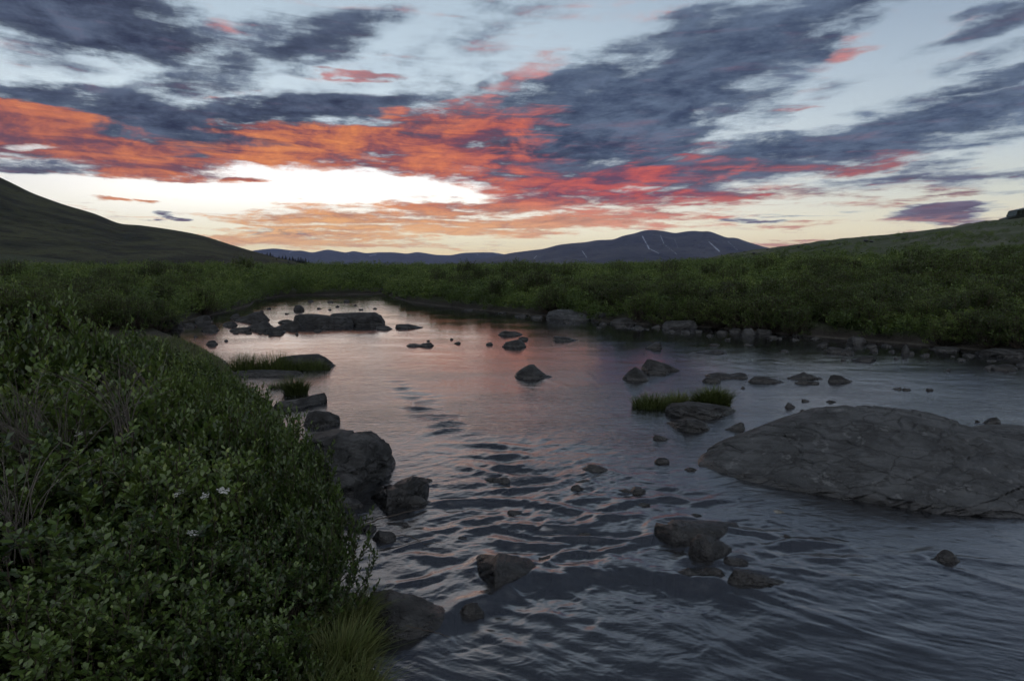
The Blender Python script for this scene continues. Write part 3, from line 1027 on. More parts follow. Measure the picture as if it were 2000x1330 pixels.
    # bring the broken lump back to its measured height and width
    zm = P[:, :, 2].max()
    k_ = (zs.max() - lift) / max(zm - lift, 1e-3)
    P[:, :, 2] = np.where(P[:, :, 2] > lift, lift + (P[:, :, 2] - lift) * k_, P[:, :, 2])
    vis = P[:, :, 0][P[:, :, 2] > lift - .01]
    xa, xb = vis.min(), vis.max()
    P[:, :, 0] = xs[0] + (P[:, :, 0] - xa) * (xs[-1] - xs[0]) / (xb - xa)
    P[:, :, 2] = np.maximum(P[:, :, 2], zb - .02)
    V = (P - c0).reshape(-1, 3)
    faces = grid_faces(nu, nv)
    me = mesh_np(name, V, faces, 4)
    # close the ends and the underside
    import bmesh
    bm = bmesh.new()
    bm.from_mesh(me)
    bmesh.ops.holes_fill(bm, edges=[e_ for e_ in bm.edges if e_.is_boundary])
    bmesh.ops.recalc_face_normals(bm, faces=bm.faces)
    bm.to_mesh(me)
    bm.free()
    for pl in me.polygons:
        pl.use_smooth = True
    ob = obj(name, me, m, loc=tuple(c0))
    tag(ob, label, cat, group)
    return ob


def rk(x0, x1, yt, yb, kind, label, m=None, group=None, seed=None, depth=.75, name='rock', cat='rock', **kw):
    global _rk
    _rk += 1
    s = _rk if seed is None else seed
    rs = np.random.default_rng(100 + s)
    ol = auto_outline(x0, x1, yt, yb, kind, rs)
    return loft_rock(name, ol, [(x0, yb), (x1, yb)], label, m or M_DARK, depth, s, group=group, cat=cat, amp=kw.pop('amp', .075), cuts=kw.pop('cuts', 9), **kw)


_rk = 0

# the great boulder
loft_rock('boulder', [(1350, 916), (1353, 890), (1376, 876), (1424, 857), (1496, 830), (1560, 810), (1600, 801), (1645, 796), (1700, 798), (1760, 806),
                      (1810, 821), (1850, 836), (1880, 847), (1950, 864), (2000, 874), (2080, 897), (2150, 935), (2200, 975)],
          [(1350, 972), (1400, 980), (1520, 986), (1600, 990), (1700, 998), (1800, 1007), (2000, 1020), (2200, 1030)],
          'huge rounded grey boulder sloping into the dark water at right', M_GREY, 3 + 1.75, 3, res=300, amp=.030, cat='boulder', cuts=3, terr=.9,
          profile=[(0, -.2), (0, 0), (.0, .12), (.01, .24), (.05, .33), (.12, .42), (.22, .55), (.34, .70), (.46, .84), (.56, .94), (.66, 1.0), (.76, .98), (.86, .84), (.94, .5), (1, 0), (1, -.2)])
loft_rock('boulder', [(1870, 868), (1890, 848), (1905, 838), (1945, 833), (2000, 835), (2060, 842), (2110, 862)], [(1870, 868), (2110, 876)],
          'low grey boulder showing behind the huge boulder at the right edge', M_GREY, 3 + .8, 4, amp=.05, cat='boulder')
loft_rock('boulder', [(572, 915), (582, 865), (615, 850), (660, 845), (715, 849), (738, 860), (752, 884), (768, 902), (773, 920)],
          [(572, 965), (640, 980), (690, 970), (772, 932)], 'large dark layered boulder with a flat top beside the left bank bushes', M_SLATE, 3 + .75, 5, res=150,
          amp=.06, box=.5, cat='boulder', strata=7)
loft_rock('rock', [(726, 972), (740, 950), (775, 938), (805, 930), (828, 928), (838, 936), (834, 952), (839, 966)], [(726, 985), (752, 1003), (800, 992), (839, 975)],
          'craggy dark block of rock just below the large layered boulder', M_WET, 3 + .38, 6, res=90, amp=.10, box=.6)
rk(783, 838, 968, 992, 'hump', 'small dark wedge of rock against the foot of the craggy block', depth=.6)
rk(636, 714, 972, 999, 'flat', 'low rounded pale rock half under the bush beside the layered boulder', M_SLATE)
rk(655, 712, 1000, 1029, 'hump', 'round brown stone under the tip of the overhanging branch')
rk(684, 738, 1020, 1044, 'right', 'dark stone touching the round brown stone below the layered boulder')
rk(724, 776, 1036, 1062, 'hump', 'wet black stone furthest out from the bush in the shallow eddy')
rk(752, 800, 1018, 1031, 'flat', 'thin flat stone barely breaking the water under the craggy block')
loft_rock('boulder', [(702, 1215), (708, 1172), (728, 1160), (760, 1161), (800, 1172), (840, 1190), (872, 1204), (886, 1216), (888, 1226)],
          [(702, 1248), (760, 1258), (830, 1250), (888, 1232)], 'slanting grooved slab of rock beside the grass tufts at the bottom', M_SLATE, 3 + .36, 8, res=130,
          amp=.05, box=.62, cat='rock')
rk(893, 946, 1177, 1206, 'hump', 'small dark stone off the tip of the slanting slab')
loft_rock('rock', [(925, 1110), (927, 1092), (938, 1086), (968, 1086), (1005, 1094), (1040, 1108), (1054, 1118)], [(925, 1118), (962, 1158), (1005, 1140), (1054, 1122)],
          'three sided dark rock splitting the current in the middle foreground', M_WET, 3 + .3, 9, res=90, amp=.05, box=.6)
loft_rock('rock', [(1272, 1036), (1284, 1020), (1320, 1017), (1370, 1019), (1415, 1022), (1442, 1032)], [(1272, 1042), (1320, 1074), (1380, 1062), (1442, 1042)],
          'broad flat black rock awash below the huge boulder', M_WET, 3 + .3, 10, res=80, amp=.07)
loft_rock('rock', [(1342, 1090), (1350, 1060), (1366, 1045), (1384, 1052), (1410, 1064), (1428, 1082)], [(1342, 1098), (1385, 1106), (1428, 1090)],
          'pointed dark rock standing in front of the broad flat black rock', M_WET, 3 + .2, 11, res=60, amp=.08)
rk(1408, 1462, 1086, 1110, 'flat', 'dark stone to the right of the pointed foreground rock', M_WET)
rk(1321, 1416, 1106, 1133, 'two', 'low black two humped rock under the pointed foreground rock', M_WET, depth=.5)
rk(1412, 1542, 1112, 1150, 'left', 'long low black rock trailing a wake in the foreground', M_WET, depth=.42)
rk(1814, 1872, 1073, 1102, 'peak', 'lone small rough stone in the dark water at lower right')
rk(1130, 1196, 908, 926, 'hump', 'lone dark humped stone in the middle of the rippling current')
rk(1205, 1262, 950, 966, 'two', 'ragged black stone awash left of the huge boulder')
loft_rock('rock', [(1004, 738), (1010, 728), (1024, 719), (1036, 712), (1044, 711), (1052, 719), (1066, 731), (1079, 738)], [(1004, 742), (1079, 742)],
          'dark pyramid shaped rock alone in the pink reflection', M_DARK, 3 + .55, 21, res=70, amp=.035, box=1.1, cuts=4)
loft_rock('rock', [(1215, 738), (1224, 728), (1239, 716), (1247, 722), (1258, 733), (1266, 742)], [(1215, 744), (1266, 746)],
          'small pale pyramid rock left of the slanting lichen spotted rock', M_SLATE, 3 + .38, 22, res=60, amp=.035, box=1.1, cuts=4)
loft_rock('rock', [(1254, 718), (1255, 705), (1264, 700), (1284, 705), (1310, 715), (1329, 723)], [(1254, 726), (1329, 727)],
          'slanting log shaped rock spotted with lichen right of the pale pyramid', M_SLATE, 3 + .35, 23, res=70, amp=.06)
rk(1263, 1309, 722, 732, 'flat', 'thin dark ledge along the foot of the slanting lichen spotted rock', depth=.4)
loft_rock('rock', [(1378, 742), (1383, 733), (1405, 727), (1428, 731), (1444, 727), (1450, 729), (1458, 736)], [(1378, 742), (1458, 741)],
          'dark rock with two humps behind the leafy islet', M_DARK, 3 + .45, 24, res=60, amp=.07)
rk(1371, 1410, 736, 748, 'hump', 'low dark stone in front of the two humped rock')
rk(1459, 1530, 735, 749, 'left', 'wedge shaped dark stone between the humped rock and the peaked rock', depth=.5)
rk(1534, 1604, 727, 742, 'peak', 'low peaked dark rock out in the right half of the river', depth=.55)
rk(1550, 1600, 743, 751, 'flat', 'thin ledge of rock in front of the low peaked rock', depth=.4)
rk(1614, 1668, 732, 748, 'left', 'dark broken stone in white ripples furthest right of the mid river row', depth=.5)
loft_rock('rock', [(1297, 808), (1300, 793), (1318, 788), (1345, 786), (1385, 790), (1420, 798), (1438, 805)], [(1297, 814), (1330, 819), (1390, 818), (1438, 810)],
          'black layered slab on which the leafy islet grows', M_DARK, 3 + .45, 27, res=90, amp=.07, box=.5, strata=18)
loft_rock('rock', [(1299, 828), (1312, 820), (1340, 817), (1360, 818), (1376, 828), (1386, 836)], [(1299, 830), (1345, 846), (1386, 842)],
          'jagged brown rock just below the black slab of the islet', M_SLATE, 3 + .3, 28, res=80, amp=.10, strata=16)
rk(1410, 1456, 825, 843, 'right', 'smooth grey stone between the islet and the huge boulder', M_SLATE)
rk(1273, 1309, 848, 861, 'left', 'small pointed dark stone left of the huge boulder and below the islet')

# mid river, left
loft_rock('rock', [(571, 626), (574, 616), (584, 613), (610, 613), (650, 618), (684, 621), (690, 632)], [(571, 637), (690, 639)],
          'long flat topped slab of rock in the left middle of the river', M_DARK, 3 + .8, 31, res=90, amp=.05, box=.5)
loft_rock('rock', [(642, 618), (650, 612), (690, 610), (728, 610), (740, 616), (746, 626), (754, 634)], [(642, 634), (754, 636)],
          'dark slab of rock lying right behind the long flat topped slab', M_DARK, 3 + .9, 32, res=80, amp=.05, box=.55)
for a in [
    (772, 827, 631, 642, 'left', 'narrow dark stone right of the pair of slabs'), (733, 768, 635, 644, 'hump', 'small low stone at the right foot of the pair of slabs'),
    (462, 526, 609, 628, 'right', 'long slanted dark rock nearest the tip of the left bank thicket'), (477, 536, 626, 645, 'right', 'wedge shaped dark rock left of the long flat slab'),
    (521, 559, 638, 651, 'flat', 'blocky dark stone in front of the wedge shaped rock'), (448, 489, 639, 648, 'flat', 'flat dark stone left of the blocky stone'),
    (394, 429, 634, 647, 'hump', 'domed dark stone in the reddish shallows by the left bank'), (433, 464, 628, 637, 'hump', 'low stone between the domed stone and the slanted rock'),
    (534, 593, 625, 643, 'right', 'leaning dark rock touching the left end of the long flat slab'), (542, 574, 624, 632, 'hump', 'small stone behind the leaning rock'),
    (402, 426, 665, 674, 'hump', 'lone dark stone in calm bright water above the front bushes'), (573, 595, 595, 607, 'hump', 'round dark stone alone upstream of the slabs'),
    (312, 360, 622, 646, 'hump', 'dark boulder at the foot of the left bank thicket'), (378, 416, 616, 631, 'hump', 'pale rounded rock lapped by water under the left thicket'),
    (448, 472, 611, 623, 'hump', 'dark rock against the corner of the left bank thicket'), (357, 383, 630, 639, 'flat', 'low flat rock between two boulders of the left bank'),
    (255, 293, 629, 643, 'flat', 'flat topped rock at the far left end of the left bank shore'), (627, 644, 634, 643, 'peak', 'small pale three cornered stone against the long flat slab'),
    (612, 628, 642, 648, 'hump', 'tiny stone in front of the long flat slab'),
    (972, 1021, 646, 656, 'hump', 'low dark stone furthest back of the three in the red reflection'), (980, 1029, 664, 679, 'hump', 'dark domed stone in the red reflection above the pyramid rock'),
    (1012, 1032, 658, 665, 'flat', 'small stone between two larger ones in the red reflection'), (1079, 1131, 655, 667, 'left', 'greenish low stone right of the red reflection'),
    (793, 849, 669, 678, 'two', 'thin dark two humped stone left of the red reflection'), (949, 963, 668, 674, 'hump', 'tiny round stone just left of the domed stone'),
]:
    rk(*a, depth=.7)
loft_rock('rock', [(530, 710), (548, 699), (585, 692), (618, 692), (638, 700), (652, 710), (657, 716)], [(530, 722), (657, 718)],
          'flat brown rock behind the row of green grass at the left', M_DARK, 3 + .5, 41, res=70, amp=.04)
loft_rock('rock', [(455, 728), (480, 723), (530, 722), (580, 724), (592, 730)], [(455, 735), (592, 735)],
          'thin dark slab below the row of green grass', M_DARK, 3 + .28, 42, res=60, amp=.03, sink=.1)
loft_rock('rock', [(534, 792), (545, 784), (575, 780), (610, 772), (634, 767), (642, 770), (640, 778)], [(534, 802), (590, 797), (642, 785)],
          'long plank shaped rock pointing out from the left bushes', M_SLATE, 3 + .22, 43, res=80, amp=.05, box=.5)
loft_rock('rock', [(592, 822), (600, 806), (618, 801), (645, 806), (662, 814), (665, 826)], [(592, 834), (665, 832)],
          'dark three cornered rock between the plank rock and the layered boulder', M_DARK, 3 + .25, 44, res=60, amp=.08)

# foot of the right bank
loft_rock('boulder', [(1066, 622), (1070, 609), (1090, 603), (1110, 604), (1138, 611), (1154, 622)], [(1066, 624), (1154, 627)],
          'largest pale boulder at the foot of the far right bank', M_GREY, 3 + 1.0, 51, res=60, amp=.06, cat='boulder')
for a in [
    (1148, 1196, 610, 626, 'hump', 'pale rock just right of the largest bank boulder'), (1190, 1259, 619, 633, 'hump', 'long pale rock further right along the far bank'),
    (1289, 1362, 625, 643, 'flat', 'flat pale slab at the foot of the right bank thicket'), (1372, 1422, 624, 638, 'hump', 'brownish rock in the bank behind the flat pale slab'),
    (1452, 1482, 629, 640, 'hump', 'small rounded rock deep in the shade of the right bank'), (1424, 1450, 640, 650, 'hump', 'small stone off the right bank below the rounded rock'),
    (1448, 1477, 641, 656, 'hump', 'grey stone in dark water beside the small bank stones'), (1474, 1507, 642, 653, 'flat', 'flattish stone right of the grey bank stone'),
    (1518, 1536, 637, 651, 'peak', 'small pale upright stone in the dark shaded water'), (1614, 1663, 675, 690, 'left', 'brown slanting slab at the edge of the shaded water'),
    (1640, 1668, 682, 693, 'hump', 'dark stone against the brown slanting slab'), (1655, 1692, 657, 673, 'hump', 'pale stone inside the dark shaded water at right'),
    (1759, 1777, 672, 693, 'peak', 'sharp upright black stone standing out of the rapids at right'), (1772, 1788, 686, 693, 'hump', 'tiny stone at the foot of the sharp upright stone'),
    (1815, 1874, 676, 686, 'hump', 'smooth low grey rock right of the sharp upright stone'), (1980, 2030, 703, 719, 'hump', 'rounded rock cut off by the right edge of the picture'),
    (1936, 1988, 711, 725, 'hump', 'grey rock beside the rounded rock at the right edge'), (1918, 1945, 711, 722, 'right', 'dark stone left of the grey rock at the right edge'),
    (1658, 1713, 695, 707, 'right', 'long low stone in the ripples below the brown slanting slab'), (1258, 1294, 668, 682, 'right', 'square ended flat stone awash in mid river'),
    (1350, 1421, 682, 692, 'right', 'thin flat slab awash right of the square ended stone'), (1384, 1405, 671, 676, 'flat', 'tiny dark stone behind the thin flat slab'),
]:
    rk(*a, m=M_SLATE if 'pale' in a[5] or 'grey' in a[5] else M_DARK, depth=.7)
rk(1912, 2080, 681, 699, 'flat', 'long flat dark slab under the right bank at the picture edge', M_SLATE, depth=.45)
rk(1916, 1953, 815, 830, 'right', 'small dark stone behind the huge boulder in bright water')
rk(1685, 1710, 792, 802, 'hump', 'small flat stone just above the top of the huge boulder')

rs4 = np.random.default_rng(21)
for _k in range(22):
    a_, b_ = rs4.uniform(790, 1560), rs4.uniform(905, 1120)
    w_ = rs4.uniform(12, 38)
    rk(a_, a_ + w_, b_ - w_ * rs4.uniform(.28, .48), b_, ['flat', 'hump', 'left', 'right'][_k % 4], 'small wet black stone awash in the foreground rapids', M_WET,
       group='wet stones awash in the foreground rapids', name='stone', cat='stone', res=22, depth=.9)
# little stones nothing tells apart
for grp, lab, lst in [
    ('small stones in the ripples above the huge boulder', 'small dark stone in the ripples above the huge boulder',
     [(1531, 1554, 786, 797), (1559, 1578, 800, 811), (1566, 1583, 779, 785), (1612, 1633, 781, 787), (1740, 1760, 756, 762), (1762, 1780, 757, 763), (1809, 1824, 758, 764), (1904, 1914, 820, 825),
      (1446, 1456, 754, 759), (1632, 1645, 798, 803)]),
    ('tiny stones in the far bright water', 'tiny dark stone in the bright water upstream of the slabs',
     [(601, 613, 586, 590), (671, 683, 585, 590), (619, 629, 600, 604), (655, 664, 596, 600), (520, 530, 600, 604), (507, 516, 606, 609), (700, 710, 603, 606), (556, 566, 611, 614), (690, 698, 594, 597), (640, 648, 603, 606),
      (728, 737, 601, 604), (640, 652, 588, 591)]),
    ('tiny stones below the slabs', 'tiny dark stone in the bright water below the pair of slabs',
     [(455, 466, 648, 652), (480, 492, 648, 652), (505, 514, 650, 653), (515, 524, 649, 653), (575, 583, 649, 654), (438, 446, 663, 667), (370, 376, 668, 672), (378, 388, 655, 659), (878, 886, 660, 664), (885, 900, 667, 672), (833, 840, 664, 667)]),
    ('small stones along the shaded right bank', 'small stone in the dark water under the right bank bushes',
     [(1004, 1030, 613, 619), (1036, 1060, 616, 622), (1100, 1122, 626, 632), (1230, 1262, 636, 643), (1270, 1290, 634, 641), (1398, 1424, 645, 652), (1500, 1520, 655, 661), (1548, 1567, 650, 657), (1580, 1604, 656, 663),
      (1596, 1618, 668, 676), (1690, 1712, 672, 679), (1700, 1716, 680, 687), (1722, 1746, 671, 678), (1735, 1752, 682, 688), (1795, 1815, 690, 696), (1880, 1904, 690, 696), (1868, 1886, 700, 705), (1745, 1758, 697, 702),
      (1808, 1816, 702, 707), (1845, 1856, 720, 725), (1640, 1652, 700, 705), (1200, 1224, 633, 639), (1330, 1356, 645, 651), (1170, 1190, 628, 634), (970, 990, 608, 612), (905, 925, 603, 607)]),
]:
    if 'right bank' in grp:
        rs3 = np.random.default_rng(8)
        for _k in range(18):
            a_ = rs3.uniform(1150, 1960)
            b_ = np.interp(a_, [1150, 1400, 1700, 1960], [634, 650, 678, 706]) + rs3.exponential(9)
            w_ = rs3.uniform(8, 22)
            lst.append((a_, a_ + w_, b_ - w_ * rs3.uniform(.2, .36), b_))
    for i, (x0, x1, yt, yb) in enumerate(lst):
        rk(x0, x1, yt, yb, ['hump', 'flat', 'left', 'peak', 'right'][i % 5], lab, M_SLATE if i % 6 == 4 else M_DARK, group=grp, name='stone', cat='stone', res=16, depth=.8)

# stones seen through the water
rk(1158, 1203, 1268, 1288, 'left', 'pale angular stone lying under the water in the near foreground', rock_material('pale_stone', (.20, .20, .19), (.32, .32, .30), (.3, .3, .28), 2), name='stone', cat='stone', lift=-.10, sink=.1)
rk(1500, 1545, 996, 1022, 'hump', 'pale round stone just under the surface below the huge boulder', rock_material('pale_speckled_stone', (.22, .22, .20), (.34, .34, .32), (.38, .38, .36), 2), name='stone', cat='stone', lift=-.06, sink=.1)
# ------------------------------------------------------------------ plants
def leaf_material(name, ca, cb, cyoung, trans=.33, rough=.40, spec=.30):
    m, t = mat(name)
    at = t.new('ShaderNodeAttribute', attribute_name='tint')
    oi = t.new('ShaderNodeObjectInfo')
    pos = t.new('ShaderNodeNewGeometry').outputs['Position']
    cl = t.noise(pos, .55, 3, .6)
    f = t.m('ADD', at.outputs['Fac'], t.m('MULTIPLY', t.m('SUBTRACT', oi.outputs['Random'], .5), .6))
    f = t.m('ADD', f, t.m('MULTIPLY', t.m('SUBTRACT', cl, .5), .9))
    c = t.mix(t.mapr(f, .1, .8), ca, cb)
    c = t.mix(t.mapr(f, .85, 1.25), c, cyoung)
    pb = t.new('ShaderNodeBsdfPrincipled')
    t.put(pb.inputs['Base Color'], c)
    pb.inputs['Roughness'].default_value = rough
    pb.inputs['Specular IOR Level'].default_value = spec
    tl = t.new('ShaderNodeBsdfTranslucent')
    t.put(tl.inputs['Color'], t.mix(.5, c, cyoung))
    mx = t.new('ShaderNodeMixShader')
    mx.inputs[0].default_value = trans
    t.t.links.new(pb.outputs[0], mx.inputs[1])
    t.t.links.new(tl.outputs[0], mx.inputs[2])
    finish(t, mx.outputs[0])
    return m


def plain(name, ca, cb, rough=.8, sc=12):
    m, t = mat(name)
    tc = t.new('ShaderNodeTexCoord').outputs['Object']
    c = t.mix(t.noise(tc, sc, 4, .6), ca, cb)
    finish(t, pbsdf(t, c, rough, None, .3))
    return m


M_LEAF = leaf_material('willow_leaf', (.016, .035, .008), (.072, .116, .026), (.155, .195, .048))
M_LEAF_NEAR = leaf_material('broad_willow_leaf', (.016, .038, .008), (.076, .124, .028), (.165, .21, .048), .33, .36, .5)
M_STEM = plain('willow_stem', (.028, .021, .016), (.055, .043, .034))
M_DEAD = plain('bare_twig', (.05, .044, .038), (.10, .09, .08))
M_GRASS = leaf_material('grass_blade', (.036, .052, .014), (.072, .100, .026), (.12, .13, .045), .3, .5)
M_NEEDLE = leaf_material('spruce_needles', (.008, .013, .008), (.016, .024, .012), (.02, .03, .015), .1, .6)


def frames(d):
    d = d / (np.linalg.norm(d, axis=-1, keepdims=True) + 1e-9)
    up = np.where(np.abs(d[..., 2:3]) > .93, np.array([1.0, 0, 0]), np.array([0, 0, 1.0]))
    s = np.cross(d, up)
    s /= np.linalg.norm(s, axis=-1, keepdims=True) + 1e-9
    n = np.cross(s, d)
    return d, s, n


def leaves_mesh(pos, dirs, length, width, roll, detail, rs):
    """every leaf a small folded, pointed blade"""
    d, s, n = frames(dirs)
    c, sn = np.cos(roll)[:, None], np.sin(roll)[:, None]
    s2 = s * c + n * sn
    n2 = -s * sn + n * c
    L, Wd = length[:, None], width[:, None]
    if detail == 2:
        prof = [(0, 0, 0), (.30, .72, .16), (.66, 1.0, .22), (1.0, 0, -.22), (.66, -1.0, .22), (.30, -.72, .16), (.5, 0, 0)]
        fc = [(0, 6, 3, 2, 1), (0, 5, 4, 3, 6)]
        lt = [5, 5]
    elif detail == 1:
        prof = [(0, 0, 0), (.55, 1.0, .15), (1.0, 0, -.15), (.55, -1.0, .15)]
        fc = [(0, 3, 2, 1)]
        lt = [4]
    k = len(prof)
    V = np.stack([pos + d * L * a + s2 * Wd * b + n2 * Wd * h for a, b, h in prof], 1)
    m = len(pos)
    flat = np.concatenate([np.array(f) for f in fc])
    Fc = (np.arange(m)[:, None] * k + flat[None, :]).ravel()
    return V.reshape(-1, 3), Fc, np.tile(np.array(lt, np.int32), m), k


def tubes(paths, rad):
    """paths (n, s, 3), rad (n, s): three sided stems"""
    n, s, _ = paths.shape
    tan = np.gradient(paths, axis=1)
    d, a, b = frames(tan)
    ang = np.arange(3) * 2 * np.pi / 3
    V = paths[:, :, None, :] + rad[:, :, None, None] * (np.cos(ang)[None, None, :, None] * a[:, :, None, :] + np.sin(ang)[None, None, :, None] * b[:, :, None, :])
    base = np.arange(n)[:, None, None] * s * 3
    i = np.arange(s - 1)[None, :, None] * 3
    j = np.arange(3)[None, None, :]
    j1 = (j + 1) % 3
    Fc = np.stack([base + i + j, base + i + j1, base + i + 3 + j1, base + i + 3 + j], -1)
    return V.reshape(-1, 3), Fc.ravel()


def shrub_proto(seed, n_main, n_side, per, leaf, detail, H=1.0, Rr=.6, lean=0.0, skirt=.62, jit=(.78, 1.08), pw=1.6):
    rs = np.random.default_rng(seed)
    u = rs.uniform(0, 1, n_main)
    az = rs.uniform(0, 2 * np.pi, n_main)
    rad = Rr * np.sqrt(u) * rs.uniform(.8, 1.12, n_main)
    lob = 1 + .18 * np.sin(az * 2 + seed) + .12 * np.sin(az * 3 + seed * 2)
    tip = np.stack([rad * lob * np.cos(az) + lean, rad * lob * np.sin(az), H * (1 - skirt * u ** pw) * rs.uniform(jit[0], jit[1], n_main)], 1)
    base = np.stack([.28 * tip[:, 0] + rs.normal(0, .04, n_main), .28 * tip[:, 1] + rs.normal(0, .04, n_main), np.full(n_main, -.05)], 1)
    ctrl = np.stack([tip[:, 0] * .95, tip[:, 1] * .95, tip[:, 2] * .45], 1) + rs.normal(0, .04, (n_main, 3))
    tt = np.linspace(0, 1, 7)[None, :, None]
    main = (1 - tt) ** 2 * base[:, None] + 2 * tt * (1 - tt) * ctrl[:, None] + tt ** 2 * tip[:, None]
    # side shoots, turning upwards
    ii = np.repeat(np.arange(n_main), n_side)
    ts = rs.uniform(.38, .97, len(ii))
    p0 = (1 - ts[:, None]) ** 2 * base[ii] + 2 * (ts * (1 - ts))[:, None] * ctrl[ii] + ts[:, None] ** 2 * tip[ii]
    a2 = rs.uniform(0, 2 * np.pi, len(ii))
    ln = rs.uniform(.10, .24, len(ii)) * H
    out = np.stack([np.cos(a2), np.sin(a2), rs.uniform(.5, 2.2, len(ii)) if detail == 2 else rs.uniform(.1, .9, len(ii))], 1)
    out /= np.linalg.norm(out, axis=1, keepdims=True)
    p2 = p0 + out * ln[:, None] + np.array([0, 0, .05]) * H
    p1 = p0 + out * ln[:, None] * .55
    t5 = np.linspace(0, 1, 5)[None, :, None]
    side = (1 - t5) ** 2 * p0[:, None] + 2 * t5 * (1 - t5) * p1[:, None] + t5 ** 2 * p2[:, None]
    # leaves
    P, Dv, tn, ls = [], [], [], []
    for (A, B, C, lo, cnt) in ((base, ctrl, tip, .55, per + 5), (p0, p1, p2, .1, per)):
        k = len(A)
        t = np.linspace(lo, 1.0, cnt)[None, :] + rs.uniform(-.03, .03, (k, cnt))
        t = np.clip(t, 0, 1)[..., None]
        pos = (1 - t) ** 2 * A[:, None] + 2 * t * (1 - t) * B[:, None] + t ** 2 * C[:, None]
        tan = 2 * (1 - t) * (B - A)[:, None] + 2 * t * (C - B)[:, None]
        d, s, n = frames(tan)
        ph = np.arange(cnt)[None, :] * 2.4 + rs.uniform(0, 6.28, (k, 1))
        radial = np.cos(ph)[..., None] * s + np.sin(ph)[..., None] * n
        spread = (1.15 - .75 * t ** 3)
        dd = d * .8 + radial * spread + np.array([0, 0, .50 if detail == 2 else .2]) + rs.normal(0, .18, pos.shape)
        P.append(pos.reshape(-1, 3))
        Dv.append(dd.reshape(-1, 3))
        tn.append((rs.uniform(0, .55, (k, cnt)) + .35 * (t[..., 0] ** 4) * rs.uniform(.3, 1.2, (k, 1)) + rs.uniform(-.1, .25, (k, 1))).ravel())
        ls.append((rs.uniform(.65, 1.1, (k, cnt)) * (1 - .35 * t[..., 0] ** 5)).ravel())
    P, Dv, tn, ls = np.concatenate(P), np.concatenate(Dv), np.concatenate(tn), np.concatenate(ls) * leaf
    V, Fc, lt, k = leaves_mesh(P, Dv, ls, ls * rs.uniform(.19, .27, len(ls)), rs.uniform(-.9, .9, len(ls)), detail, rs)
    lv = mesh_np('leaves', V, Fc, lt)
    attr(lv, 'tint', np.repeat(tn, k))
    lv.materials.append(M_LEAF_NEAR if detail == 2 else M_LEAF)
    Vm, Fm = tubes(main, np.linspace(.009, .0025, 7)[None, :].repeat(n_main, 0) * (1 if detail == 2 else 1.6))
    Vs, Fs = tubes(side, np.linspace(.0028, .0012, 5)[None, :].repeat(len(ii), 0) * (1 if detail == 2 else 1.5))
    st = mesh_np('stems', np.concatenate([Vm, Vs]), np.concatenate([Fm, Fs + len(Vm)]), 4)
    st.materials.append(M_STEM)
    return lv, st


def place_shrub(protos, x, y, z, sx, sz, rz, label, group, name='willow_shrub', tilt=0):
    lv, st = protos
    e = bpy.data.objects.new(name, None)
    e.empty_display_size = .2
    COL.objects.link(e)
    e.location = (x, y, z)
    e.rotation_euler = (tilt, 0, rz)
    e.scale = (sx, sx, sz)
    tag(e, label, 'shrub', group)
    for nm, me in (('leaves', lv), ('stems', st)):
        o = bpy.data.objects.new(nm, me)
        COL.objects.link(o)
        o.parent = e
    return e


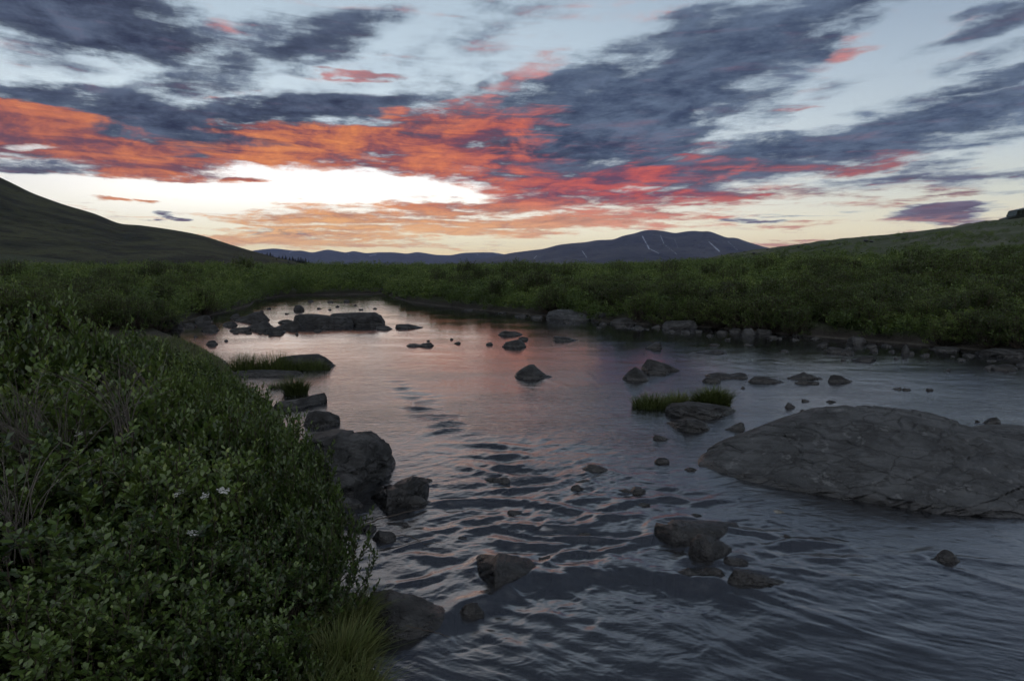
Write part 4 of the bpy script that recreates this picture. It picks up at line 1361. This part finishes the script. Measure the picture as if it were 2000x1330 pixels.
NEAR = [shrub_proto(200 + i, 80, 3, 14, .060, 2) for i in range(5)]
FRONT = [
    # px, py of the top, distance, spread, label
    (15, 596, 5.3, .72, 'tall leafy willow shrub furthest back at the left picture edge'),
    (115, 598, 5.1, .62, 'tall leafy willow shrub with bright tips next to the far left one'),
    (195, 632, 5.0, .52, 'rounded willow shrub on the falling skyline of the left bank'),
    (240, 664, 5.0, .40, 'low willow shrub where the left skyline meets the water'),
    (318, 696, 5.0, .34, 'small willow shrub on the waterside left of the grass row'),
    (425, 745, 4.6, .36, 'small willow shrub behind the plank shaped rock'),
    (255, 652, 8.2, .62, 'low willow shrub on the spit of the left bank'),
    (315, 668, 8.0, .52, 'low willow shrub near the tip of the left bank spit'),
    (362, 686, 7.4, .42, 'low willow shrub at the very tip of the left bank spit'),
    (405, 702, 6.7, .36, 'low willow shrub touching the left end of the grass row'),
    (372, 722, 5.6, .34, 'willow shrub just in front of the left end of the grass row'),
    (440, 748, 5.2, .26, 'little willow shrub leaning over the thin dark slab'),
    (50, 705, 4.1, .78, 'willow shrub tangled with bare grey twigs at the left edge'),
    (180, 712, 4.0, .68, 'broad dark willow shrub in the middle of the left bank'),
    (300, 745, 4.0, .56, 'broad willow shrub right of the dark middle one'),
    (450, 785, 3.9, .44, 'bushy willow shrub above the plank shaped rock'),
    (540, 848, 3.75, .34, 'willow shrub reaching over the large layered boulder'),
    (452, 728, 5.4, .36, 'loose willow shrub at the water between the thin slab and the bushes'),
    (490, 760, 4.7, .36, 'loose willow shrub at the water facing the dark leafy water plant'),
    (540, 838, 3.95, .34, 'loose willow shrub at the water facing the three cornered rock'),
    (515, 792, 4.3, .34, 'small loose willow shrub leaning out between the plank rock and the bushes'),
    (580, 915, 3.25, .30, 'small loose willow shrub over the layered boulder foot'),
    (585, 990, 2.85, .28, 'small willow shrub with tips hanging over the stones of the eddy'),
    (70, 850, 3.1, .72, 'willow shrub with grass stems at the left edge below the grey twigs'),
    (230, 865, 3.1, .66, 'willow shrub dotted with white flowers in the left foreground'),
    (400, 880, 3.15, .54, 'dense willow shrub behind the flowering patch'),
    (555, 905, 3.15, .34, 'willow shrub whose branches hang over the round brown stone'),
    (105, 1010, 2.5, .58, 'leafy willow shrub low at the left edge of the foreground'),
    (280, 1030, 2.5, .50, 'upright shooted willow shrub in the lower left foreground'),
    (485, 1050, 2.6, .38, 'willow shrub at the brink of the dark eddy'),
    (50, 1165, 2.05, .46, 'nearest willow shrub in the bottom left corner'),
    (210, 1180, 2.05, .42, 'nearest willow shrub right of the bottom left corner one'),
    (370, 1195, 2.1, .36, 'nearest willow shrub beside the bottom grass'),
    (475, 1205, 2.2, .26, 'little willow shrub rising out of the bottom grass'),
    (-170, 600, 4.6, .8, 'willow shrub reaching in from the left edge behind the grey twigs'),
    (-120, 860, 3.0, .75, 'willow shrub reaching in from the left edge in the foreground'),
]
rs_ = np.random.default_rng(77)
for i, (px, py, y, spread, lab) in enumerate(FRONT):
    p = on_y(px, py, y)
    g = float(ground_z(np.array([p[0]]), np.array([p[1]]))[0])
    g = max(g, .05)
    h = max((p[2] - g) / 1.08, .40)
    place_shrub(NEAR[i % 5], p[0], p[1], p[2] - h * 1.08, spread / .62, h / 1.0, rs_.uniform(0, 6.28), lab, 'willow shrubs of the left foreground')

# the thickets further off
MID = [shrub_proto(300 + i, 80, 3, 8, .072, 1, skirt=.88, jit=(.90, 1.03), pw=2.0) for i in range(5)]
rs2 = np.random.default_rng(99)
cand = []
N = 9000
cr_ = np.sqrt(rs2.uniform(7.0 ** 2, 115.0 ** 2, N * 4))
# more tries close by
cr_ = np.concatenate([cr_, rs2.uniform(6, 60, N * 2)])
ca_ = rs2.uniform(-.80, .82, len(cr_))
cx, cy = cr_ * np.sin(ca_), cr_ * np.cos(ca_)
# a close row right at the water's edge
ex, ey = [], []
for a, b in zip(RIVER[:-1], RIVER[1:]):
    L_ = np.hypot(*(b - a))
    k_ = int(L_ / .25) + 1
    t_ = rs2.uniform(0, 1, k_)
    nx, ny = (b - a)[1] / L_, -(b - a)[0] / L_
    o_ = rs2.uniform(.02, .32, k_)
    for sg in (-1, 1):
        ex += list(a[0] + (b - a)[0] * t_ + sg * nx * o_)
        ey += list(a[1] + (b - a)[1] * t_ + sg * ny * o_)
ex, ey = np.array(ex), np.array(ey)
kk_ = (ey > 6) & (np.abs(np.arctan2(ex, ey)) < .85)
cx, cy = np.concatenate([ex[kk_], cx]), np.concatenate([ey[kk_], cy])
cr_ = np.hypot(cx, cy)
nedge = int(kk_.sum())
csd = poly_sd(RIVER, cx, cy)
cz = ground_z(cx, cy, csd)
order = np.concatenate([np.arange(nedge), nedge + np.argsort(cr_[nedge:])])
cell = {}
for i in order:
    x, y, r = cx[i], cy[i], cr_[i]
    out = -csd[i]
    u0 = 1000 + F * x / max(y, .1)
    if y < 6.5:
        continue
    if out < .02 or (x < 0 and r < 18.5):
        continue
    # upper slope on the right is bare tundra with low scrub
    upper = cz[i] > 1.35
    clump = float(fbm(np.array([x * .22]), np.array([y * .22]), 3, seed=131)[0])
    if upper and clump < .02 + .05 * (cz[i] - 1.35):
        continue
    hgt = rs2.uniform(.68, 1.10) * (1 + .68 * clump) * (.70 + .30 * min(1, out / 2.0))
    hgt *= 1 + .32 * sstep(22, 45, r)
    if upper:
        hgt *= .38 * rs2.uniform(.5, 1.1)
    # keep a sight line up the slope: none stands higher than the skyline of the photograph
    w_ = hgt * rs2.uniform(.85, 1.1) * .62 + .12
    sp = .66 * w_ * (1 + r / 110)
    key = (int(x // 2), int(y // 2))
    ok = True
    for a in (-1, 0, 1):
        for b in (-1, 0, 1):
            for (qx, qy, qs) in cell.get((key[0] + a, key[1] + b), ()):
                if (qx - x) ** 2 + (qy - y) ** 2 < (sp + qs) ** 2 * .5:
                    ok = False
    if ok:
        cell.setdefault(key, []).append((x, y, sp))
        cand.append((hgt / r, x, y, cz[i], w_, hgt, r, out))
cand.sort(key=lambda c: -c[0])
NIND = 290
print('shrubs', len(cand))
for i, (s, x, y, z, w_, hgt, r, out) in enumerate(cand[:NIND]):
    u = 1000 + F * x / y
    if x < 0 and u < 560:
        lab, grp = 'dark green willow shrub in the thicket on the far left bank', 'willow shrubs of the far left bank'
    elif u < 1000:
        lab, grp = 'willow shrub in the thicket where the river bends out of sight', 'willow shrubs at the river bend'
    else:
        lab, grp = 'green willow shrub in the long thicket on the right bank', 'willow shrubs of the right bank'
    place_shrub(MID[i % 5], x, y, z - .04, w_ / .62, hgt, rs2.uniform(0, 6.28), lab, grp)
# what is left is too far and too many to count
FARP = [shrub_proto(400 + i, 40, 2, 5, .11, 1, skirt=.85, jit=(.88, 1.03), pw=2.0) for i in range(4)]
arr = []
for lv, st in FARP:
    n = len(lv.vertices)
    v = np.empty(n * 3, np.float32)
    lv.vertices.foreach_get('co', v)
    a = np.empty(n, np.float32)
    lv.attributes['tint'].data.foreach_get('value', a)
    arr.append((v.reshape(-1, 3), a))
VV, TT = [], []
for i, (s, x, y, z, w_, hgt, r, out) in enumerate(cand[NIND:]):
    v, a = arr[i % 4]
    if r > 60:
        k = (len(v) // 8) * 4
        st_ = rs2.integers(0, 2)
        v = v.reshape(-1, 4, 3)[st_::2].reshape(-1, 3)
        a = a.reshape(-1, 4)[st_::2].ravel()
    th = rs2.uniform(0, 6.28)
    c, s_ = math.cos(th), math.sin(th)
    k = w_ / .62
    q = np.stack([(v[:, 0] * c - v[:, 1] * s_) * k + x, (v[:, 0] * s_ + v[:, 1] * c) * k + y, v[:, 2] * hgt + z - .04], 1)
    VV.append(q)
    TT.append(a + rs2.uniform(-.3, .3))
VV, TT = np.concatenate(VV), np.concatenate(TT)
me = mesh_np('willow_thicket', VV, np.arange(len(VV)), 4)
attr(me, 'tint', TT)
print('thicket quads', len(VV) // 4)
tag(obj('willow_thicket', me, M_LEAF), 'far green willow scrub covering the flats and the lower slope', 'scrub', kind='stuff')


# ------------------------------------------------------------------ grass
def blades(n, rx, ry, hmin, hmax, wd, rs, bend=.45, segs=3):
    a = rs.uniform(0, 2 * np.pi, n)
    u = np.sqrt(rs.uniform(0, 1, n))
    p = np.stack([rx * u * np.cos(a), ry * u * np.sin(a), np.full(n, -.02)], 1)
    h = rs.uniform(hmin, hmax, n) * (1 - .35 * u ** 2)
    da = a + rs.normal(0, .9, n)
    lean = bend * h * (rs.uniform(.1, 1.0, n) + .5 * u)
    dirx, diry = np.cos(da) * lean, np.sin(da) * lean
    side = np.stack([-np.sin(da), np.cos(da), np.zeros(n)], 1)
    sa = rs.uniform(-.8, .8, n)
    side = side * np.cos(sa)[:, None] + np.stack([np.cos(da), np.sin(da), np.zeros(n)], 1) * np.sin(sa)[:, None]
    V = []
    for k in range(segs + 1):
        t = k / segs
        c = p + np.stack([dirx * t * t, diry * t * t, h * (t - .18 * t * t * lean / h)], 1)
        w = wd * (1 - t ** 1.5) * .5 + .0004
        V += [c - side * w, c + side * w]
    V = np.stack(V, 1)
    k = 2 * (segs + 1)
    f = np.concatenate([[2 * s, 2 * s + 1, 2 * s + 3, 2 * s + 2] for s in range(segs)])
    Fc = (np.arange(n)[:, None] * k + f[None]).ravel()
    return V.reshape(-1, 3), Fc, np.repeat(rs.uniform(0, 1, n), k)


def tuft(px, py, n, wpx, dep, hpx, label, seed, wd=.006, name='grass_tuft', z=0.0, bend=.45, dry=0.0, group=None):
    rs = np.random.default_rng(seed)
    g = gp(px, py, z)
    sc = g[1] / F
    V, Fc, tn = blades(n, wpx * sc / 2, dep, hpx * sc * .28, hpx * sc * 1.18, wd, rs, bend * 1.25)
    me = mesh_np(name, V, Fc, 4)
    attr(me, 'tint', tn * 1.15 - .05 + dry)
    o = obj(name, me, M_GRASS, loc=(g[0], g[1], z), rot=(0, 0, 0))
    tag(o, label, 'grass', group)
    return o


tuft(1272, 795, 900, 74, .16, 36, 'low rounded grass tuft at the left end of the islet', 1, .008)
tuft(1325, 790, 700, 66, .14, 34, 'middle grass tuft of the islet behind the black slab', 2, .008)
tuft(1392, 792, 1300, 66, .16, 46, 'tall leafy green tuft at the right end of the islet', 3, .012, bend=.55)
tuft(480, 722, 700, 70, .14, 40, 'left grass tuft of the row on the flat rock', 4, .008, bend=.3)
tuft(540, 723, 700, 70, .14, 44, 'middle grass tuft of the row on the flat rock', 5, .008, bend=.3)
tuft(605, 722, 700, 84, .12, 28, 'right grass tuft of the row on the flat rock', 6, .008, bend=.3)
tuft(578, 770, 650, 46, .10, 46, 'dark leafy water plant standing in the shallows below the grass row', 7, .012, bend=.5)
tuft(548, 758, 160, 50, .06, 22, 'thin sprigs of water plant beside the dark leafy one', 8, .010, bend=.6)
for i, (px, py, w, h, n, lab) in enumerate([
    (690, 1215, 70, 75, 900, 'topmost dry grass tuft against the slanting slab'), (630, 1240, 110, 75, 1200, 'wide grass tuft left of the slanting slab'),
    (560, 1215, 90, 60, 700, 'grass tuft under the willow at the brink of the eddy'), (660, 1310, 120, 110, 1700, 'long bladed grass tuft on the bottom bank by the water'),
    (560, 1320, 120, 110, 1600, 'long bladed grass tuft on the bottom bank beside the willow'), (690, 1370, 100, 90, 900, 'grass tuft cut off by the bottom edge beside the water'),
    (600, 1400, 140, 110, 1200, 'grass tuft cut off by the bottom edge under the willows'), (480, 1360, 120, 110, 900, 'grass tuft in the bottom left among the willow stems')]):
    tuft(px, py, n, w, .12, h, lab, 20 + i, .0045, z=.14, bend=.75, dry=.15)


def loose_grass():
    """short bank grass under and between the shrubs on the near left"""
    rs = np.random.default_rng(55)
    n = 90000
    y = rs.uniform(1.4, 15, n)
    x = -rs.uniform(.3, 1.05, n) * y * .85
    sd = poly_sd(RIVER, x, y)
    k = (sd < -.05)
    x, y = x[k], y[k]
    z = ground_z(x, y, sd[k])
    V, Fc, tn = blades(len(x), .001, .001, .07, .20, .005, rs, .8)
    V = V.reshape(len(x), -1, 3) + np.stack([x, y, z], 1)[:, None]
    me = mesh_np('grass', V.reshape(-1, 3), Fc, 4)
    attr(me, 'tint', tn)
    tag(obj('grass', me, M_GRASS), 'short grass under the shrubs of the near left bank', 'grass', kind='stuff')


loose_grass()

# ------------------------------------------------------------------ bare twigs, flowers, driftwood
def twig_bundle(px, py, y, n, hgt, label, seed, spread=.25, name='bare_shrub'):
    rs = np.random.default_rng(seed)
    p = on_y(px, py, y)
    a = rs.uniform(0, 6.28, n)
    tip = np.stack([spread * rs.normal(0, 1, n) - .1, spread * .6 * rs.normal(0, 1, n), hgt * rs.uniform(.6, 1.05, n)], 1)
    base = np.stack([.05 * np.cos(a), .05 * np.sin(a), -np.full(n, .1)], 1)
    ctrl = np.stack([tip[:, 0] * .15, tip[:, 1] * .15, tip[:, 2] * .7], 1) + rs.normal(0, .03, (n, 3))
    t = np.linspace(0, 1, 9)[None, :, None]
    P = (1 - t) ** 2 * base[:, None] + 2 * t * (1 - t) * ctrl[:, None] + t ** 2 * tip[:, None]
    V, Fc = tubes(P, np.linspace(.0032, .0012, 9)[None].repeat(n, 0))
    o = obj(name, mesh_np(name, V, Fc, 4), M_DEAD, loc=(p[0], p[1], p[2] - hgt))
    tag(o, label, 'bare shrub')


twig_bundle(40, 735, 3.45, 46, .50, 'bundle of bare grey twigs among willows at the left edge', 1)
twig_bundle(110, 770, 3.35, 34, .42, 'bundle of bare grey twigs right of the left edge one', 2)
twig_bundle(20, 880, 2.6, 30, .34, 'drooping bare grey twigs lowest at the left edge', 3)
twig_bundle(235, 705, 3.6, 24, .34, 'thin bare twigs standing in the broad dark willow', 4, .18)
twig_bundle(300, 700, 4.5, 20, .30, 'thin bare twigs on the skyline of the left willows', 5, .2)

bpy.context.view_layer.update()


def hit(px, py, maxd=50000.0):
    dg = bpy.context.evaluated_depsgraph_get()
    d = ray(px, py)
    ok, loc, nrm, idx, ob, mtx = SC.ray_cast(dg, Vector((0, 0, CAMZ)), Vector(d), distance=maxd)
    return (np.array(loc), ob) if ok else (None, None)


M_PETAL = plain('white_petal', (.32, .33, .32), (.45, .46, .45), .7)
_fl = None
FLOW = [(155, 846, 'white flower head highest in the left foreground willows'), (178, 842, 'white flower head beside the highest one'),
        (190, 880, 'white flower head below the two highest ones'), (252, 893, 'white flower head over the middle of the flowering willow'),
        (378, 920, 'white flower head nearest the right of the flowering willow'), (352, 962, 'white flower head low in the dense willow'),
        (402, 966, 'brightest white flower head low in the dense willow'), (436, 956, 'small white flower head right of the brightest one'),
        (374, 1040, 'lowest white flower head above the upright willow shoots')]


def flower(px, py, label, seed):
    global _fl
    p, ob = hit(px, py)
    if p is None:
        return
    p = p - ray(px, py) * .03
    if _fl is None:
        rs = np.random.default_rng(5)
        n = 26
        c = np.stack([rs.normal(0, .014, n), rs.normal(0, .014, n), rs.normal(0, .005, n)], 1)
        V, Fc, lt = [], [], []
        for i in range(n):
            for k in range(5):
                a = k * 1.2566 + rs.uniform(-.2, .2)
                d, s = np.array([math.cos(a), math.sin(a), .25]), np.array([-math.sin(a), math.cos(a), 0])
                b = len(V)
                V += [c[i], c[i] + d * .0035 + s * .0018, c[i] + d * .006, c[i] + d * .0035 - s * .0018]
                Fc += [b, b + 1, b + 2, b + 3]
        head = mesh_np('petals', np.array(V), Fc, 4)
        head.materials.append(M_PETAL)
        P = np.array([[[0, 0, -.2], [.004, 0, -.12], [.002, .002, -.05], [0, 0, 0]]], float)
        v, f = tubes(P, np.full((1, 4), .0012))
        stem = mesh_np('stem', v, f, 4)
        stem.materials.append(M_GRASS)
        attr(stem, 'tint', np.full(len(v), .5))
        _fl = (head, stem)
    e = bpy.data.objects.new('wildflower', None)
    e.empty_display_size = .03
    COL.objects.link(e)
    e.location = tuple(p)
    e.rotation_euler = (R(25), R(-10 + seed * 7 % 20), seed)
    e.scale = (.9,) * 3
    tag(e, label, 'flower', 'white flowers among the left willows')
    for nm, me in (('petals', _fl[0]), ('stem', _fl[1])):
        o = bpy.data.objects.new(nm, me)
        COL.objects.link(o)
        o.parent = e


for i, (px, py, lab) in enumerate(FLOW):
    flower(px, py, lab, i)


def stick(pts, r0, r1, label, name='driftwood', cat='branch', lift=.012):
    P = np.array([gp(a, b, z) for a, b, z in pts])
    t = np.linspace(0, len(P) - 1, len(P) * 4)
    Q = np.stack([np.interp(t, np.arange(len(P)), P[:, k]) for k in range(3)], 1)
    Q = Q + np.random.default_rng(len(pts)).normal(0, .0025, Q.shape)
    c = Q[0].copy()
    V, Fc = tubes((Q - c)[None], np.linspace(r0, r1, len(Q))[None])
    o = obj(name, mesh_np(name, V, Fc, 4), M_STEM, loc=tuple(c))
    tag(o, label, cat)


stick([(700, 1030, .05), (745, 1012, .06), (790, 1000, .07), (815, 996, .06), (838, 990, .05)], .006, .002, 'thin forked dead branch lying across the stones by the craggy block')
stick([(765, 1045, .02), (800, 1046, .03), (830, 1062, .01), (870, 1058, .03)], .004, .002, 'thin dead twig trailing in the current below the craggy block')
stick([(790, 1220, .12), (840, 1232, .10), (880, 1245, .02)], .003, .0015, 'dry stalk lying over the foot of the slanting slab')


# ------------------------------------------------------------------ spruces at the foot of the left hill
def spruce_proto(seed):
    rs = np.random.default_rng(seed)
    n = 420
    h = rs.uniform(.06, 1, n) ** .9
    r = (1 - h) * .24 + .02
    a = rs.uniform(0, 6.28, n)
    k = rs.uniform(.1, .75, n)
    pos = np.stack([np.cos(a) * r * k, np.sin(a) * r * k, h], 1)
    d = np.stack([np.cos(a), np.sin(a), rs.uniform(-.5, .3, n)], 1)
    V, Fc, lt, kk = leaves_mesh(pos, d, r * .6 + .03, r * .22 + .01, rs.uniform(-.6, .6, n), 1, rs)
    cr = mesh_np('crown', V, Fc, lt)
    attr(cr, 'tint', np.repeat(rs.uniform(0, 1, n), kk))
    cr.materials.append(M_NEEDLE)
    P = np.array([[[0, 0, -.08], [0, 0, .3], [0, 0, .7], [0, 0, .98]]], float)
    v, f = tubes(P, np.array([[.03, .024, .013, .004]]))
    tr = mesh_np('trunk', v, f, 4)
    tr.materials.append(M_STEM)
    return cr, tr


SPR = [spruce_proto(i) for i in range(3)]
for i, (px, py, hh) in enumerate([(522, 497, 5), (528, 498, 6), (533, 500, 4), (545, 503, 5), (552, 504, 6), (558, 505, 7), (566, 507, 6), (572, 508, 8), (577, 510, 6), (583, 511, 9),
                                  (588, 512, 10), (592, 513, 8), (597, 514, 10), (603, 515, 7), (512, 495, 3), (540, 506, 4), (563, 512, 5), (580, 515, 6), (548, 512, 4)]):
    p, ob = hit(px, py + 2)
    if p is None or p[1] < 150:
        d = on_y(px, py + 2, 520)
        p = d
    e = bpy.data.objects.new('spruce_tree', None)
    COL.objects.link(e)
    e.location = tuple(p)
    s = hh * p[1] / F * 1.2
    e.scale = (s * 1.1, s * 1.1, s)
    e.rotation_euler = (0, 0, i)
    tag(e, 'tiny dark spruce on the foot of the left hill against the far mountains', 'tree', 'spruces on the left hill foot')
    for nm, me in zip(('crown', 'trunk'), SPR[i % 3]):
        o = bpy.data.objects.new(nm, me)
        COL.objects.link(o)
        o.parent = e

# pale stones on the bare part of the slope
for i, (px, py, w) in enumerate([(1692, 470, 10), (1702, 472, 8), (1560, 482, 7), (1588, 486, 8), (1500, 488, 8), (1455, 492, 7), (1472, 495, 9), (1520, 492, 6), (1430, 496, 8), (1640, 478, 6), (1765, 466, 7), (1610, 490, 6)]):
    p, ob = hit(px, py)
    if p is None or p[1] > 200:
        continue
    rs = np.random.default_rng(700 + i)
    nn_ = 14
    th = np.linspace(0, np.pi, 9)
    ph = np.linspace(0, 2 * np.pi, nn_, endpoint=False)
    T, Pp = np.meshgrid(th, ph, indexing='ij')
    q = np.stack([np.sin(T) * np.cos(Pp), np.sin(T) * np.sin(Pp), np.cos(T)], -1)
    q = q * (1 + .3 * noise3(q, 1.3, 40 + i, 3))[..., None] * np.array([1, .8, .5])
    me = mesh_np('stone', q.reshape(-1, 3) * w * p[1] / F / 2, grid_faces(9, nn_, True), 4)
    tag(obj('stone', me, M_GREY, loc=tuple(p)), 'pale stone lying on the bare slope of the right hill', 'stone', 'pale stones on the right slope')
# ------------------------------------------------------------------ the vehicle on the crest
import bmesh
M_PAINT = plain('dark_green_paint', (.010, .014, .011), (.016, .020, .016), .35, 2)
M_RUBBER = plain('tyre_rubber', (.012, .012, .012), (.02, .02, .02), .9)
M_METAL = plain('dull_metal', (.10, .10, .10), (.16, .16, .16), .5)
gm, gt = mat('window_glass')
_g = gt.new('ShaderNodeBsdfGlossy')
_g.inputs['Roughness'].default_value = .03
_tr = gt.new('ShaderNodeBsdfTransparent')
_tr.inputs['Color'].default_value = (.36, .40, .40, 1)
_mx = gt.new('ShaderNodeMixShader')
_mx.inputs[0].default_value = .12
gt.t.links.new(_tr.outputs[0], _mx.inputs[1])
gt.t.links.new(_g.outputs[0], _mx.inputs[2])
finish(gt, _mx.outputs[0])


def prism(profile, y0, y1, bev=.03):
    """a side profile (x, z) given width from y0 to y1"""
    bm = bmesh.new()
    a = [bm.verts.new((x, y0, z)) for x, z in profile]
    b = [bm.verts.new((x, y1, z)) for x, z in profile]
    bm.faces.new(a)
    bm.faces.new(b[::-1])
    n = len(a)
    for i in range(n):
        bm.faces.new((a[i], b[i], b[(i + 1) % n], a[(i + 1) % n]))
    bmesh.ops.recalc_face_normals(bm, faces=bm.faces)
    if bev:
        bmesh.ops.bevel(bm, geom=list(bm.edges), offset=bev, segments=2, affect='EDGES', clamp_overlap=True)
    return bm


def bmo(name, bm, m, parent=None):
    me = bpy.data.meshes.new(name)
    bm.to_mesh(me)
    bm.free()
    return obj(name, me, m, parent)


def cyl(y0, y1, r, x, z, seg=20, bev=.02):
    pts = [(x + r * math.cos(2 * math.pi * k / seg), z + r * math.sin(2 * math.pi * k / seg)) for k in range(seg)]
    return prism(pts, y0, y1, bev)


car = bpy.data.objects.new('off_road_car', None)
COL.objects.link(car)
# nose points to -x; the near side is y = -0.85
tub = [(-2.05, .62), (-2.0, .98), (-1.85, 1.06), (-.72, 1.16), (2.0, 1.16), (2.02, .55), (1.72, .50), (1.66, .78), (1.42, .92), (1.08, .92), (.84, .78), (.78, .48), (-.82, .48), (-.90, .78), (-1.12, .92),
       (-1.46, .92), (-1.70, .78), (-1.78, .55)]
bmo('body', prism(tub, -.80, .80, .03), M_PAINT, car)
bmo('roof', prism([(-.42, 1.80), (-.36, 1.88), (1.9, 1.90), (2.0, 1.82)], -.74, .74, .02), M_PAINT, car)
for s in (-1, 1):
    y0, y1 = (s * .78, s * .72) if s < 0 else (s * .72, s * .78)
    for prof in ([(-.78, 1.165), (-.66, 1.165), (-.34, 1.798), (-.44, 1.798)], [(.22, 1.165), (.36, 1.165), (.36, 1.798), (.22, 1.798)],
                 [(1.08, 1.165), (1.24, 1.165), (1.24, 1.798), (1.08, 1.798)], [(1.88, 1.165), (2.0, 1.165), (1.97, 1.798), (1.85, 1.798)]):
        bmo('pillar', prism(prof, y0, y1, .01), M_PAINT, car)
    yy = s * .75
    for prof in ([(-.66, 1.165), (.22, 1.165), (.22, 1.798), (-.34, 1.798)], [(.36, 1.165), (1.08, 1.165), (1.08, 1.798), (.36, 1.798)], [(1.24, 1.165), (1.88, 1.165), (1.85, 1.798), (1.24, 1.798)]):
        bmo('side_window', prism(prof, yy - .006, yy + .006, 0), gm, car)
    h_ = bmo('headlight', cyl(0, .03, .09, 0, 0, 16, .01), M_METAL, car)
    h_.rotation_euler = (0, 0, R(90))
    h_.location = (-2.045, s * .52, .84)
    mir = bmo('mirror', prism([(-.58, 1.2), (-.48, 1.2), (-.48, 1.38), (-.58, 1.38)], s * .92 - .06, s * .92 + .06, .015), M_PAINT, car)
    for xx in (-1.29, 1.25):
        e = bmo('wheel', cyl(s * .80 - .13, s * .80 + .13, .40, xx, .40, 24, .04), M_RUBBER, car)
        bmo('rim', cyl(s * .80 + s * .131 - .004, s * .80 + s * .131 + .012, .22, xx, .40, 18, .004), M_METAL, e)
ws = bmo('windshield', prism([(-.735, 1.165), (-.715, 1.165), (-.395, 1.798), (-.415, 1.798)], -.715, .715, 0), gm, car)
bmo('bumper', prism([(-2.22, .52), (-2.06, .52), (-2.06, .68), (-2.22, .68)], -.82, .82, .02), M_METAL, car)
sp_ = bmo('spare_wheel', cyl(-.12, .12, .38, 0, 0, 24, .04), M_RUBBER, car)
sp_.rotation_euler = (0, 0, R(90))
sp_.location = (2.17, .1, 1.0)
tag(car, 'dark boxy off road car parked on the crest of the right hill', 'car')
_p = on_y(2007, 431, 93.0)
car.location = (_p[0] - .3, _p[1] + 1.5, _p[2] - .35)
car.rotation_euler = (0, R(-11), R(8))
# the rise beside its nose
# ------------------------------------------------------------------ air
def build_haze(density):
    m, t = mat('air')
    v = t.new('ShaderNodeVolumePrincipled')
    v.inputs['Color'].default_value = (.36, .50, 1.0, 1)
    v.inputs['Density'].default_value = density
    out = t.new('ShaderNodeOutputMaterial')
    t.t.links.new(v.outputs[0], out.inputs['Volume'])
    x0, x1, y0, y1, z0, z1 = -15200, 15200, -15200, 15200, -140, 430
    V = [(x, y, z) for x in (x0, x1) for y in (y0, y1) for z in (z0, z1)]
    Fc = [0, 1, 3, 2, 4, 6, 7, 5, 0, 4, 5, 1, 2, 3, 7, 6, 0, 2, 6, 4, 1, 5, 7, 3]
    o = obj('haze', mesh_np('haze', np.array(V, float), Fc, 4, False), m)
    tag(o, 'thin blue evening air over the valley', 'haze', kind='stuff')


build_haze(2.4e-5)
